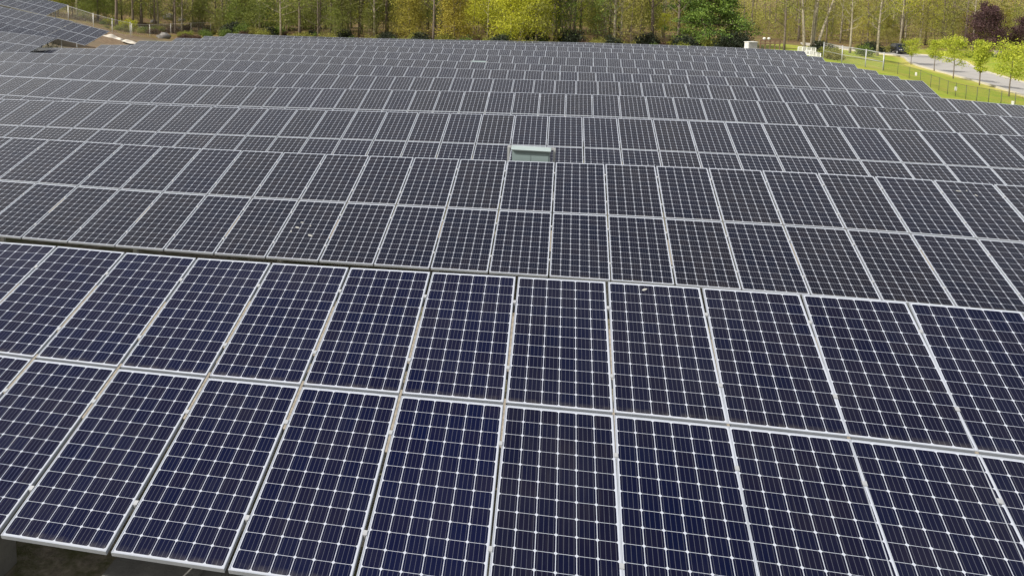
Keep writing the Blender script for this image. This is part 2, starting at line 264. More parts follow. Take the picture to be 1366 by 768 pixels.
# ------------------------------------------------------------------ where the rows of panels run: the top edge of every table, junction by junction
ROWS={
 'A':[[-8.33,11.422,-3.653],[-7.343,11.199,-3.633],[-6.357,10.976,-3.613],[-5.37,10.753,-3.593],[-4.383,10.529,-3.573],[-3.396,10.305,-3.57],[-2.41,10.08,-3.553],[-1.424,9.857,-3.526],[-0.436,9.637,-3.493],[0.552,9.418,-3.457],[1.541,9.199,-3.42],[2.53,8.976,-3.384],[3.516,8.743,-3.349],[4.497,8.493,-3.314],[5.471,8.218,-3.278],[6.434,7.908,-3.238],[7.41,7.642,-3.202],[8.386,7.375,-3.165],[9.362,7.108,-3.128],[10.338,6.841,-3.092]],
 'B':[[-11.234,20.263,-3.995],[-10.247,20.038,-3.989],[-9.261,19.814,-3.984],[-8.274,19.589,-3.978],[-7.287,19.365,-3.972],[-6.3,19.14,-3.974],[-5.313,18.916,-3.97],[-4.327,18.692,-3.961],[-3.34,18.467,-3.948],[-2.353,18.242,-3.931],[-1.366,18.017,-3.911],[-0.38,17.791,-3.887],[0.607,17.565,-3.862],[1.594,17.337,-3.835],[2.58,17.109,-3.807],[3.567,16.88,-3.779],[4.553,16.651,-3.752],[5.539,16.42,-3.728],[6.525,16.189,-3.706],[7.511,15.957,-3.688],[8.497,15.724,-3.675],[9.482,15.491,-3.669],[10.467,15.258,-3.67],[11.451,15.025,-3.68],[12.437,14.792,-3.678],[13.422,14.559,-3.676],[14.407,14.326,-3.674],[15.392,14.093,-3.672],[16.377,13.86,-3.67]],
 'C':[[-16.731,29.674,-4.47],[-15.747,29.439,-4.456],[-14.762,29.203,-4.441],[-13.778,28.968,-4.426],[-12.794,28.733,-4.412],[-11.809,28.497,-4.397],[-10.825,28.262,-4.382],[-9.841,28.027,-4.368],[-8.856,27.791,-4.353],[-7.872,27.554,-4.343],[-6.888,27.318,-4.33],[-5.904,27.084,-4.313],[-4.919,26.85,-4.294],[-3.934,26.618,-4.273],[-2.948,26.387,-4.251],[-1.962,26.158,-4.228],[-0.975,25.93,-4.205],[0.011,25.704,-4.182],[0.999,25.48,-4.158],[1.986,25.257,-4.136],[2.974,25.036,-4.115],[3.962,24.816,-4.095],[4.951,24.598,-4.076],[5.939,24.38,-4.059],[6.928,24.164,-4.044],[7.917,23.948,-4.031],[8.906,23.732,-4.019],[9.895,23.517,-4.01],[10.884,23.301,-4.003],[11.873,23.085,-3.998],[12.861,22.868,-3.995],[13.849,22.65,-3.994],[14.837,22.429,-3.995],[15.824,22.207,-3.997],[16.811,21.981,-4.0],[17.798,21.76,-4.002],[18.786,21.538,-4.003],[19.773,21.316,-4.004],[20.761,21.094,-4.006]],
 'D':[[-22.408,39.131,-4.703],[-21.427,38.883,-4.707],[-20.446,38.636,-4.712],[-19.465,38.388,-4.716],[-18.484,38.141,-4.721],[-17.502,37.893,-4.725],[-16.521,37.646,-4.73],[-15.54,37.399,-4.734],[-14.56,37.145,-4.745],[-13.58,36.895,-4.751],[-12.598,36.65,-4.753],[-11.615,36.409,-4.752],[-10.632,36.171,-4.747],[-9.648,35.935,-4.738],[-8.663,35.703,-4.727],[-7.678,35.473,-4.714],[-6.692,35.244,-4.698],[-5.706,35.018,-4.681],[-4.72,34.792,-4.661],[-3.733,34.568,-4.641],[-2.746,34.345,-4.62],[-1.759,34.122,-4.597],[-0.772,33.9,-4.575],[0.215,33.679,-4.552],[1.203,33.457,-4.53],[2.19,33.235,-4.508],[3.177,33.013,-4.487],[4.165,32.791,-4.467],[5.152,32.569,-4.448],[6.139,32.346,-4.43],[7.126,32.123,-4.415],[8.113,31.899,-4.401],[9.1,31.675,-4.39],[10.086,31.451,-4.381],[11.073,31.226,-4.375],[12.06,31.001,-4.372],[13.046,30.775,-4.372],[14.032,30.55,-4.376],[15.019,30.324,-4.383],[16.005,30.098,-4.394],[16.991,29.873,-4.41],[17.977,29.647,-4.429],[18.964,29.423,-4.454],[19.95,29.199,-4.482],[20.937,28.976,-4.516],[21.924,28.755,-4.555],[22.91,28.532,-4.587],[23.897,28.309,-4.618],[24.884,28.086,-4.65],[25.87,27.862,-4.681],[26.857,27.639,-4.713]],
 'E':[[-29.186,48.474,-4.925],[-28.198,48.256,-4.932],[-27.21,48.038,-4.939],[-26.221,47.82,-4.946],[-25.233,47.602,-4.953],[-24.245,47.384,-4.96],[-23.256,47.166,-4.968],[-22.268,46.948,-4.975],[-21.279,46.732,-4.982],[-20.291,46.514,-4.989],[-19.303,46.296,-4.996],[-18.315,46.076,-5.003],[-17.327,45.855,-5.01],[-16.34,45.633,-5.016],[-15.353,45.411,-5.021],[-14.366,45.187,-5.026],[-13.38,44.962,-5.03],[-12.393,44.737,-5.032],[-11.407,44.511,-5.033],[-10.421,44.284,-5.033],[-9.435,44.057,-5.032],[-8.45,43.829,-5.029],[-7.464,43.6,-5.025],[-6.478,43.371,-5.02],[-5.493,43.141,-5.013],[-4.508,42.911,-5.005],[-3.522,42.68,-4.995],[-2.537,42.449,-4.984],[-1.552,42.218,-4.972],[-0.567,41.987,-4.959],[0.419,41.756,-4.945],[1.404,41.524,-4.93],[2.389,41.293,-4.914],[3.374,41.061,-4.898],[4.36,40.83,-4.881],[5.345,40.598,-4.864],[6.331,40.367,-4.847],[7.316,40.136,-4.831],[8.302,39.906,-4.815],[9.287,39.675,-4.8],[10.273,39.446,-4.786],[11.259,39.217,-4.774],[12.245,38.988,-4.763],[13.231,38.76,-4.755],[14.217,38.533,-4.748],[15.203,38.306,-4.745],[16.189,38.08,-4.745],[17.176,37.855,-4.749],[18.162,37.632,-4.756],[19.149,37.409,-4.769],[20.136,37.187,-4.786],[21.123,36.967,-4.808],[22.11,36.747,-4.837],[23.097,36.529,-4.872],[24.084,36.313,-4.914],[25.072,36.097,-4.964],[26.059,35.884,-5.022],[27.047,35.672,-5.089],[28.034,35.457,-5.143],[29.022,35.243,-5.197],[30.009,35.029,-5.251],[30.997,34.814,-5.305],[31.984,34.6,-5.359],[32.972,34.386,-5.413]],
 'F':[[-32.416,56.43,-5.219],[-31.416,56.274,-5.22],[-30.416,56.119,-5.22],[-29.417,55.963,-5.22],[-28.417,55.807,-5.221],[-27.417,55.651,-5.221],[-26.417,55.496,-5.221],[-25.415,55.356,-5.22],[-24.414,55.204,-5.22],[-23.415,55.043,-5.221],[-22.418,54.873,-5.223],[-21.423,54.693,-5.225],[-20.429,54.506,-5.228],[-19.437,54.312,-5.231],[-18.445,54.111,-5.234],[-17.455,53.905,-5.238],[-16.466,53.693,-5.242],[-15.478,53.476,-5.246],[-14.49,53.256,-5.249],[-13.503,53.032,-5.253],[-12.517,52.805,-5.257],[-11.531,52.576,-5.26],[-10.546,52.345,-5.263],[-9.561,52.112,-5.265],[-8.576,51.878,-5.267],[-7.591,51.643,-5.269],[-6.607,51.407,-5.27],[-5.622,51.172,-5.271],[-4.637,50.936,-5.271],[-3.653,50.701,-5.271],[-2.668,50.467,-5.27],[-1.683,50.233,-5.268],[-0.698,50.0,-5.266],[0.287,49.769,-5.264],[1.273,49.538,-5.261],[2.259,49.309,-5.257],[3.245,49.082,-5.253],[4.231,48.855,-5.249],[5.218,48.63,-5.244],[6.205,48.407,-5.239],[7.192,48.185,-5.234],[8.179,47.963,-5.228],[9.167,47.743,-5.223],[10.155,47.524,-5.217],[11.142,47.306,-5.211],[12.13,47.089,-5.206],[13.119,46.871,-5.201],[14.107,46.654,-5.196],[15.095,46.436,-5.191],[16.083,46.218,-5.187],[17.071,45.999,-5.184],[18.058,45.779,-5.181],[19.046,45.557,-5.18],[20.033,45.334,-5.179],[21.019,45.107,-5.18]],
 'G':[[-28.632,64.482,-5.671],[-27.647,64.249,-5.651],[-26.662,64.018,-5.634],[-25.677,63.789,-5.619],[-24.691,63.56,-5.605],[-23.705,63.333,-5.594],[-22.719,63.107,-5.584],[-21.732,62.881,-5.576],[-20.746,62.656,-5.57],[-19.759,62.432,-5.564],[-18.773,62.208,-5.56],[-17.786,61.984,-5.557],[-16.799,61.76,-5.555],[-15.813,61.536,-5.554],[-14.826,61.312,-5.554],[-13.839,61.088,-5.554],[-12.853,60.863,-5.555],[-11.866,60.638,-5.556],[-10.88,60.413,-5.558],[-9.893,60.187,-5.56],[-8.907,59.961,-5.562],[-7.921,59.734,-5.565],[-6.935,59.507,-5.567],[-5.949,59.279,-5.57],[-4.963,59.051,-5.572],[-3.977,58.822,-5.575],[-2.991,58.592,-5.578],[-2.006,58.362,-5.58],[-1.02,58.132,-5.583],[-0.035,57.901,-5.585],[0.95,57.669,-5.588],[1.936,57.437,-5.59],[2.921,57.205,-5.592],[3.906,56.972,-5.594],[4.891,56.74,-5.595],[5.876,56.507,-5.597],[6.861,56.274,-5.599],[7.847,56.041,-5.6],[8.832,55.809,-5.602],[9.817,55.577,-5.604],[10.802,55.345,-5.605],[11.788,55.115,-5.607],[12.774,54.884,-5.609],[13.759,54.655,-5.612],[14.746,54.427,-5.614],[15.732,54.2,-5.617],[16.719,53.975,-5.621],[17.705,53.752,-5.625],[18.693,53.53,-5.63],[19.681,53.31,-5.635],[20.669,53.093,-5.642],[21.657,52.878,-5.649],[22.647,52.666,-5.658],[23.636,52.457,-5.667],[24.627,52.251,-5.678],[25.618,52.049,-5.691],[26.61,51.851,-5.705],[27.602,51.656,-5.721],[28.596,51.466,-5.739],[29.59,51.281,-5.759],[30.586,51.101,-5.781],[31.582,50.926,-5.805],[32.579,50.757,-5.832],[33.578,50.593,-5.862]],
 'H':[[-25.56,71.961,-6.019],[-24.571,71.747,-5.995],[-23.582,71.535,-5.965],[-22.593,71.321,-5.94],[-21.604,71.106,-5.917],[-20.616,70.888,-5.899],[-19.628,70.669,-5.883],[-18.641,70.448,-5.87],[-17.654,70.226,-5.859],[-16.668,70.002,-5.85],[-15.682,69.776,-5.844],[-14.696,69.55,-5.839],[-13.71,69.322,-5.835],[-12.725,69.093,-5.832],[-11.74,68.862,-5.831],[-10.755,68.631,-5.83],[-9.77,68.399,-5.829],[-8.786,68.165,-5.829],[-7.802,67.931,-5.83],[-6.817,67.697,-5.83],[-5.833,67.461,-5.831],[-4.849,67.225,-5.831],[-3.865,66.989,-5.831],[-2.882,66.752,-5.831],[-1.898,66.514,-5.831],[-0.914,66.277,-5.83],[0.07,66.039,-5.829],[1.054,65.801,-5.827],[2.038,65.563,-5.825],[3.022,65.326,-5.822],[4.006,65.088,-5.819],[4.99,64.85,-5.816],[5.974,64.613,-5.812],[6.958,64.376,-5.808],[7.942,64.139,-5.803],[8.927,63.903,-5.799],[9.911,63.668,-5.794],[10.896,63.433,-5.789],[11.881,63.198,-5.785],[12.866,62.965,-5.781],[13.851,62.732,-5.777],[14.837,62.501,-5.774],[15.823,62.27,-5.772],[16.808,62.04,-5.771],[17.794,61.812,-5.772],[18.781,61.585,-5.774],[19.767,61.359,-5.777],[20.754,61.134,-5.783],[21.741,60.911,-5.79],[22.728,60.689,-5.801],[23.715,60.469,-5.814],[24.703,60.251,-5.83],[25.691,60.034,-5.85],[26.679,59.819,-5.874],[27.667,59.606,-5.901],[28.656,59.395,-5.934],[29.644,59.186,-5.971],[30.633,58.979,-6.014],[31.623,58.774,-6.062],[32.612,58.571,-6.117],[33.602,58.371,-6.178],[34.592,58.173,-6.246],[35.582,57.977,-6.321],[36.572,57.784,-6.405]],
 'I':[[-24.548,79.792,-6.224],[-23.563,79.567,-6.224],[-22.579,79.342,-6.224],[-21.594,79.117,-6.224],[-20.61,78.892,-6.188],[-19.625,78.668,-6.157],[-18.64,78.443,-6.13],[-17.656,78.218,-6.107],[-16.671,77.993,-6.088],[-15.686,77.768,-6.072],[-14.702,77.543,-6.06],[-13.717,77.318,-6.05],[-12.732,77.093,-6.042],[-11.748,76.868,-6.037],[-10.763,76.643,-6.033],[-9.778,76.418,-6.031],[-8.794,76.193,-6.03],[-7.809,75.969,-6.03],[-6.825,75.744,-6.03],[-5.84,75.519,-6.032],[-4.855,75.294,-6.033],[-3.871,75.069,-6.034],[-2.886,74.844,-6.036],[-1.901,74.619,-6.037],[-0.917,74.394,-6.038],[0.068,74.169,-6.038],[1.053,73.944,-6.038],[2.037,73.719,-6.038],[3.022,73.494,-6.037],[4.006,73.27,-6.035],[4.991,73.045,-6.032],[5.976,72.82,-6.029],[6.96,72.595,-6.025],[7.945,72.37,-6.021],[8.93,72.145,-6.016],[9.914,71.92,-6.011],[10.899,71.695,-6.005],[11.884,71.47,-5.999],[12.868,71.245,-5.994],[13.853,71.02,-5.988],[14.837,70.795,-5.982],[15.822,70.571,-5.977],[16.807,70.346,-5.972],[17.791,70.121,-5.968],[18.776,69.896,-5.966],[19.761,69.671,-5.965],[20.745,69.446,-5.965],[21.73,69.221,-5.967],[22.715,68.996,-5.972],[23.699,68.771,-5.979],[24.684,68.546,-5.989],[25.668,68.321,-6.003],[26.653,68.096,-6.02],[27.638,67.872,-6.041],[28.622,67.647,-6.067],[29.607,67.422,-6.098],[30.592,67.197,-6.134],[31.576,66.972,-6.176],[32.561,66.747,-6.225],[33.546,66.522,-6.281],[34.53,66.297,-6.344],[35.515,66.072,-6.415],[36.499,65.847,-6.495],[37.484,65.622,-6.584],[38.469,65.397,-6.683],[39.453,65.173,-6.792]],
 'J':[[-22.942,87.601,-6.48],[-21.958,87.376,-6.48],[-20.973,87.151,-6.48],[-19.988,86.926,-6.481],[-19.004,86.701,-6.481],[-18.019,86.476,-6.48],[-17.034,86.251,-6.477],[-16.05,86.026,-6.474],[-15.065,85.801,-6.469],[-14.081,85.576,-6.463],[-13.096,85.351,-6.456],[-12.111,85.127,-6.448],[-11.127,84.902,-6.439],[-10.142,84.677,-6.429],[-9.157,84.452,-6.419],[-8.173,84.227,-6.409],[-7.188,84.002,-6.397],[-6.203,83.777,-6.386],[-5.219,83.552,-6.374],[-4.234,83.327,-6.361],[-3.25,83.102,-6.349],[-2.265,82.877,-6.337],[-1.28,82.652,-6.324],[-0.296,82.428,-6.312],[0.689,82.203,-6.299],[1.674,81.978,-6.287],[2.658,81.753,-6.276],[3.643,81.528,-6.264],[4.628,81.303,-6.254],[5.612,81.078,-6.243],[6.597,80.853,-6.234],[7.581,80.628,-6.225],[8.566,80.403,-6.217],[9.551,80.178,-6.21],[10.535,79.953,-6.204],[11.52,79.729,-6.199],[12.505,79.504,-6.195],[13.489,79.279,-6.192],[14.474,79.054,-6.191],[15.459,78.829,-6.191],[16.443,78.604,-6.192],[17.428,78.379,-6.195],[18.412,78.154,-6.2],[19.397,77.929,-6.206],[20.382,77.704,-6.214],[21.366,77.479,-6.224],[22.351,77.254,-6.236],[23.336,77.03,-6.251],[24.32,76.805,-6.267],[25.305,76.58,-6.285],[26.29,76.355,-6.306],[27.274,76.13,-6.329],[28.259,75.905,-6.355],[29.244,75.68,-6.383],[30.228,75.455,-6.413],[31.213,75.23,-6.447],[32.197,75.005,-6.483],[33.182,74.78,-6.522],[34.167,74.555,-6.564],[35.151,74.331,-6.609],[36.136,74.106,-6.657],[37.121,73.881,-6.709],[38.105,73.656,-6.763],[39.09,73.431,-6.821],[40.075,73.206,-6.883],[41.059,72.981,-6.948],[42.044,72.756,-7.017]],
 'K':[[-21.653,95.481,-6.801],[-20.669,95.257,-6.806],[-19.684,95.032,-6.809],[-18.699,94.807,-6.812],[-17.715,94.582,-6.813],[-16.73,94.357,-6.812],[-15.745,94.132,-6.811],[-14.761,93.907,-6.808],[-13.776,93.682,-6.804],[-12.791,93.457,-6.8],[-11.807,93.232,-6.794],[-10.822,93.007,-6.788],[-9.838,92.782,-6.78],[-8.853,92.558,-6.772],[-7.868,92.333,-6.764],[-6.884,92.108,-6.754],[-5.899,91.883,-6.744],[-4.914,91.658,-6.734],[-3.93,91.433,-6.724],[-2.945,91.208,-6.713],[-1.96,90.983,-6.701],[-0.976,90.758,-6.69],[0.009,90.533,-6.679],[0.993,90.308,-6.667],[1.978,90.083,-6.656],[2.963,89.859,-6.644],[3.947,89.634,-6.633],[4.932,89.409,-6.622],[5.917,89.184,-6.611],[6.901,88.959,-6.601],[7.886,88.734,-6.591],[8.871,88.509,-6.581],[9.855,88.284,-6.572],[10.84,88.059,-6.564],[11.824,87.834,-6.556],[12.809,87.609,-6.55],[13.794,87.384,-6.544],[14.778,87.16,-6.539],[15.763,86.935,-6.535],[16.748,86.71,-6.532],[17.732,86.485,-6.53],[18.717,86.26,-6.529],[19.702,86.035,-6.529],[20.686,85.81,-6.531],[21.671,85.585,-6.534],[22.656,85.36,-6.539],[23.64,85.135,-6.545],[24.625,84.91,-6.553],[25.609,84.685,-6.563],[26.594,84.461,-6.574],[27.579,84.236,-6.587],[28.563,84.011,-6.601],[29.548,83.786,-6.618],[30.533,83.561,-6.637],[31.517,83.336,-6.658],[32.502,83.111,-6.681],[33.487,82.886,-6.706],[34.471,82.661,-6.733],[35.456,82.436,-6.763],[36.44,82.211,-6.795],[37.425,81.986,-6.829],[38.41,81.762,-6.867],[39.394,81.537,-6.906],[40.379,81.312,-6.949],[41.364,81.087,-6.994],[42.348,80.862,-7.042],[43.333,80.637,-7.093]],
 'L':[[-20.517,103.387,-6.978],[-19.532,103.162,-6.994],[-18.547,102.937,-7.011],[-17.563,102.712,-7.027],[-16.578,102.487,-7.041],[-15.593,102.262,-7.053],[-14.609,102.037,-7.063],[-13.624,101.812,-7.072],[-12.64,101.588,-7.079],[-11.655,101.363,-7.085],[-10.67,101.138,-7.09],[-9.686,100.913,-7.093],[-8.701,100.688,-7.095],[-7.716,100.463,-7.096],[-6.732,100.238,-7.096],[-5.747,100.013,-7.095],[-4.762,99.788,-7.092],[-3.778,99.563,-7.089],[-2.793,99.338,-7.085],[-1.809,99.113,-7.08],[-0.824,98.889,-7.074],[0.161,98.664,-7.068],[1.145,98.439,-7.061],[2.13,98.214,-7.054],[3.115,97.989,-7.046],[4.099,97.764,-7.037],[5.084,97.539,-7.028],[6.069,97.314,-7.019],[7.053,97.089,-7.01],[8.038,96.864,-7.001],[9.022,96.639,-6.991],[10.007,96.414,-6.982],[10.992,96.19,-6.972],[11.976,95.965,-6.962],[12.961,95.74,-6.953],[13.946,95.515,-6.944],[14.93,95.29,-6.935],[15.915,95.065,-6.927],[16.9,94.84,-6.919],[17.884,94.615,-6.911],[18.869,94.39,-6.904],[19.853,94.165,-6.897],[20.838,93.94,-6.892],[21.823,93.715,-6.887],[22.807,93.491,-6.882],[23.792,93.266,-6.879],[24.777,93.041,-6.876],[25.761,92.816,-6.875],[26.746,92.591,-6.874],[27.731,92.366,-6.875],[28.715,92.141,-6.877],[29.7,91.916,-6.88],[30.684,91.691,-6.884],[31.669,91.466,-6.89],[32.654,91.241,-6.897],[33.638,91.016,-6.905],[34.623,90.792,-6.916],[35.608,90.567,-6.927],[36.592,90.342,-6.941],[37.577,90.117,-6.956],[38.562,89.892,-6.973],[39.546,89.667,-6.992],[40.531,89.442,-7.013],[41.516,89.217,-7.036],[42.5,88.992,-7.061],[43.485,88.767,-7.088],[44.469,88.542,-7.117],[45.454,88.317,-7.148]],
 'X1a':[[-30.923,79.454,-4.482],[-29.954,79.233,-4.673],[-28.985,79.011,-4.865],[-28.016,78.79,-5.056],[-27.048,78.569,-5.248]],
 'X1b':[[-46.794,84.006,-1.904],[-45.823,83.785,-2.063],[-44.852,83.563,-2.222],[-43.881,83.341,-2.381],[-42.91,83.119,-2.54],[-41.938,82.897,-2.699],[-40.967,82.675,-2.858],[-39.996,82.454,-3.018],[-39.025,82.232,-3.177],[-38.053,82.01,-3.336],[-37.082,81.788,-3.495],[-36.111,81.566,-3.654],[-35.14,81.344,-3.813],[-34.169,81.122,-3.972],[-33.197,80.901,-4.132],[-32.226,80.679,-4.291],[-31.255,80.457,-4.45]],
 'X2':[[-40.293,73.295,-2.91],[-39.325,73.074,-3.106],[-38.357,72.853,-3.302],[-37.389,72.632,-3.498],[-36.421,72.411,-3.695],[-35.454,72.19,-3.891],[-34.486,71.969,-4.087],[-33.518,71.748,-4.283],[-32.55,71.527,-4.479],[-31.582,71.306,-4.676],[-30.614,71.084,-4.872],[-29.646,70.863,-5.068],[-28.678,70.642,-5.264]],
 'X3':[[-36.516,66.975,-4.116],[-35.532,66.75,-4.194],[-34.549,66.525,-4.272],[-33.565,66.301,-4.349],[-32.581,66.076,-4.427],[-31.598,65.851,-4.505],[-30.614,65.626,-4.582],[-29.63,65.402,-4.66],[-28.647,65.177,-4.737],[-27.663,64.952,-4.815],[-26.679,64.728,-4.893]],
 'X0':[[-50.779,97.322,-0.615],[-49.81,97.101,-0.806],[-48.841,96.88,-0.998],[-47.872,96.658,-1.19],[-46.904,96.437,-1.381],[-45.935,96.216,-1.573],[-44.966,95.994,-1.765],[-43.997,95.773,-1.956],[-43.029,95.552,-2.148],[-42.06,95.331,-2.34],[-41.091,95.109,-2.531],[-40.123,94.888,-2.723],[-39.154,94.667,-2.915],[-38.185,94.445,-3.106],[-37.216,94.224,-3.298]],
}
U_REF = Vector((0.424, 1.857, 0.560))
PITCH_V = 1.985
def tab_panels(name):
    P = [Vector(p) for p in ROWS[name]]; out = []
    for i in range(len(P) - 1):
        D = P[i + 1] - P[i]; dh = D.normalized(); u = (U_REF - dh * U_REF.dot(dh)).normalized(); n = dh.cross(u)
        mid = (P[i] + P[i + 1]) / 2
        for r in (0, 1):              # 0 upper, 1 lower row of the table
            c = mid - u * PITCH_V * (r + 0.5)
            out.append((name, i, r, c, dh, u, n))
    return out

# ------------------------------------------------------------------ terrain
ctrl = []
for k, P in ROWS.items():
    for i in range(0, len(P), 5):
        p = Vector(P[i]) - U_REF; ctrl.append((p.x, p.y, P[i][2] - 1.95))
def cp(px, py, y, dz=0.0): 
    p = at(px, py, y); ctrl.append((p.x, p.y, p.z + dz)); return p
for a in ((1125, 84.5, 97), (1157, 90, 94), (1180, 95, 92), (1222, 106, 86), (1258, 123, 76), (1281, 130.3, 73), (1366, 147, 62),
          (1366, 128.8, 86), (1330, 118, 91.5), (1283, 104.6, 101.5), (1250, 95.5, 110), (1221.6, 87, 119), (1283, 85.6, 121), (1240, 77.5, 131), (1190, 73.5, 137),
          (1315, 72, 140), (1366, 72, 140), (1245, 62, 155), (1100, 66, 128), (1000, 62, 118), (800, 57, 116), (600, 52.5, 116), (450, 50, 120), (330, 45.5, 124),
          (149, 46.5, 104), (174, 50, 106), (92, 28, 104), (281, 48, 132), (220, 52, 118), (95, 25, 135), (170, 38, 132), (250, 36, 150)): cp(*a)
ctrl += [(-120, 60, -1.5), (-120, 160, -3), (-60, 240, -7), (60, 240, -9), (180, 240, -11), (200, 100, -12.5), (120, 60, -12.5), (75, 30, -10.5), (60, 0, -9.0), (-60, 0, -5.5), (0, -12, -5.3), (-100, 400, -9), (100, 400, -10), (300, 400, -12), (30, -14, -6)]
CT = np.array(ctrl)
def tps_phi(r2): return np.where(r2 > 1e-9, 0.5 * r2 * np.log(np.maximum(r2, 1e-9)), 0.0)
SCL = 50.0; CX = CT[:, :2] / SCL; nC = len(CX)
A_ = np.zeros((nC + 3, nC + 3)); d2 = ((CX[:, None] - CX[None]) ** 2).sum(2); A_[:nC, :nC] = tps_phi(d2) + 0.004 * np.eye(nC)
A_[:nC, nC] = 1; A_[:nC, nC + 1:] = CX; A_[nC, :nC] = 1; A_[nC + 1:, :nC] = CX.T
TW = np.linalg.solve(A_, np.concatenate([CT[:, 2], [0, 0, 0]]))
def gz_arr(X, Y):
    X = np.clip(np.asarray(X, float), -150, 250); Y = np.clip(np.asarray(Y, float), -30, 420)
    out = np.empty(X.size); xf = X.ravel() / SCL; yf = Y.ravel() / SCL
    for s in range(0, X.size, 4000):
        q = np.stack([xf[s:s + 4000], yf[s:s + 4000]], 1)
        r2 = ((q[:, None] - CX[None]) ** 2).sum(2)
        out[s:s + 4000] = tps_phi(r2) @ TW[:nC] + TW[nC] + q @ TW[nC + 1:]
    return out.reshape(X.shape)
def gz(x, y): return float(gz_arr(np.array([x]), np.array([y]))[0])

def smooth(e0, e1, x): 
    t = np.clip((x - e0) / (e1 - e0), 0, 1); return t * t * (3 - 2 * t)
TREE_X = np.array([-90, -45, -33, -24, -14, 0, 20, 38, 48, 60, 75, 95, 140]); TREE_Y = np.array([128, 128, 130, 128, 114, 108, 104, 104, 112, 128, 142, 146, 150.])
ROAD_C = [(58, 46), (63, 60), (71.6, 85), (76.5, 102), (81.2, 118), (85.5, 127), (87.0, 134), (84.5, 141), (79, 145), (75, 147)]
def road_smooth():
    P = [Vector((*p, 0)) for p in ROAD_C]; out = []
    for i in range(len(P) - 1):
        p0, p1, p2, p3 = P[max(i - 1, 0)], P[i], P[i + 1], P[min(i + 2, len(P) - 1)]
        for k in range(8):
            s = k / 8
            out.append(0.5 * ((2 * p1) + (p2 - p0) * s + (2 * p0 - 5 * p1 + 4 * p2 - p3) * s * s + (3 * p1 - p0 - 3 * p2 + p3) * s ** 3))
    return out + [P[-1]]
ROADP = road_smooth(); RARR = np.array([(p.x, p.y) for p in ROADP])
def zones(X, Y):
    ty = np.interp(X, TREE_X, TREE_Y)
    wob = 2.5 * np.sin(X * 0.31 + Y * 0.17) + 1.6 * np.sin(X * 0.83 - Y * 0.6)
    litter = smooth(-3, 4, Y + wob - np.minimum(ty, np.where(X < 0, 112, 999)))
    edge = np.interp(Y, [0, 40, 55, 70, 95, 130], [60, 36, 37, 45, 50, 56])      # field edge on the right
    lawn = smooth(-2, 2, X + wob * 0.4 - edge) * (1 - litter)
    soil = smooth(0, 5, 6.0 + 0.6 * wob - np.abs(X + 0.355 * Y)) * smooth(64, 70, Y) * (1 - smooth(112, 124, Y)) 
    rd = np.sqrt(((X.reshape(-1, 1) - RARR[:, 0]) ** 2 + (Y.reshape(-1, 1) - RARR[:, 1]) ** 2).min(1)).reshape(X.shape)
    dry = lawn * (1 - smooth(4.0, 6.5, rd + 0.3 * wob))
    return litter, lawn, soil, dry
def axis(segs):
    out = []
    for a, b, st in segs: out += list(np.arange(a, b, st))
    return np.array(out + [segs[-1][1]])
xs = axis([(-2500, -700, 450), (-700, -150, 110), (-150, -60, 9), (-60, 110, 1.5), (110, 250, 10), (250, 800, 110), (800, 2600, 450)])
ys = axis([(-1500, -300, 300), (-300, -30, 54), (-30, 0, 5), (0, 160, 1.5), (160, 420, 10), (420, 900, 120), (900, 3000, 420)])
GX, GY = np.meshgrid(xs, ys); GZ = gz_arr(GX, GY)
GZ = GZ + 0.05 * np.sin(GX * 1.7 + 1.3 * np.sin(GY * 0.9)) * np.cos(GY * 1.3)
li, la, so, dr = zones(GX, GY)
GZ = GZ + so * 0.35 * (np.sin(GX * 0.9 + 0.5 * GY) * np.sin(GY * 0.7 - 0.3 * GX))
nx, ny = len(xs), len(ys)
me = bpy.data.meshes.new('ground')
fidx = (np.arange(ny - 1)[:, None] * nx + np.arange(nx - 1)[None]).ravel()
me.from_pydata(np.stack([GX.ravel(), GY.ravel(), GZ.ravel()], 1).tolist(), [], np.stack([fidx, fidx + 1, fidx + nx + 1, fidx + nx], 1).tolist()); me.update()
me.polygons.foreach_set('use_smooth', [True] * len(me.polygons))
ca = me.color_attributes.new('zone', 'FLOAT_COLOR', 'POINT')
ca.data.foreach_set('color', np.stack([li.ravel(), la.ravel(), so.ravel(), dr.ravel()], 1).astype(np.float32).ravel())
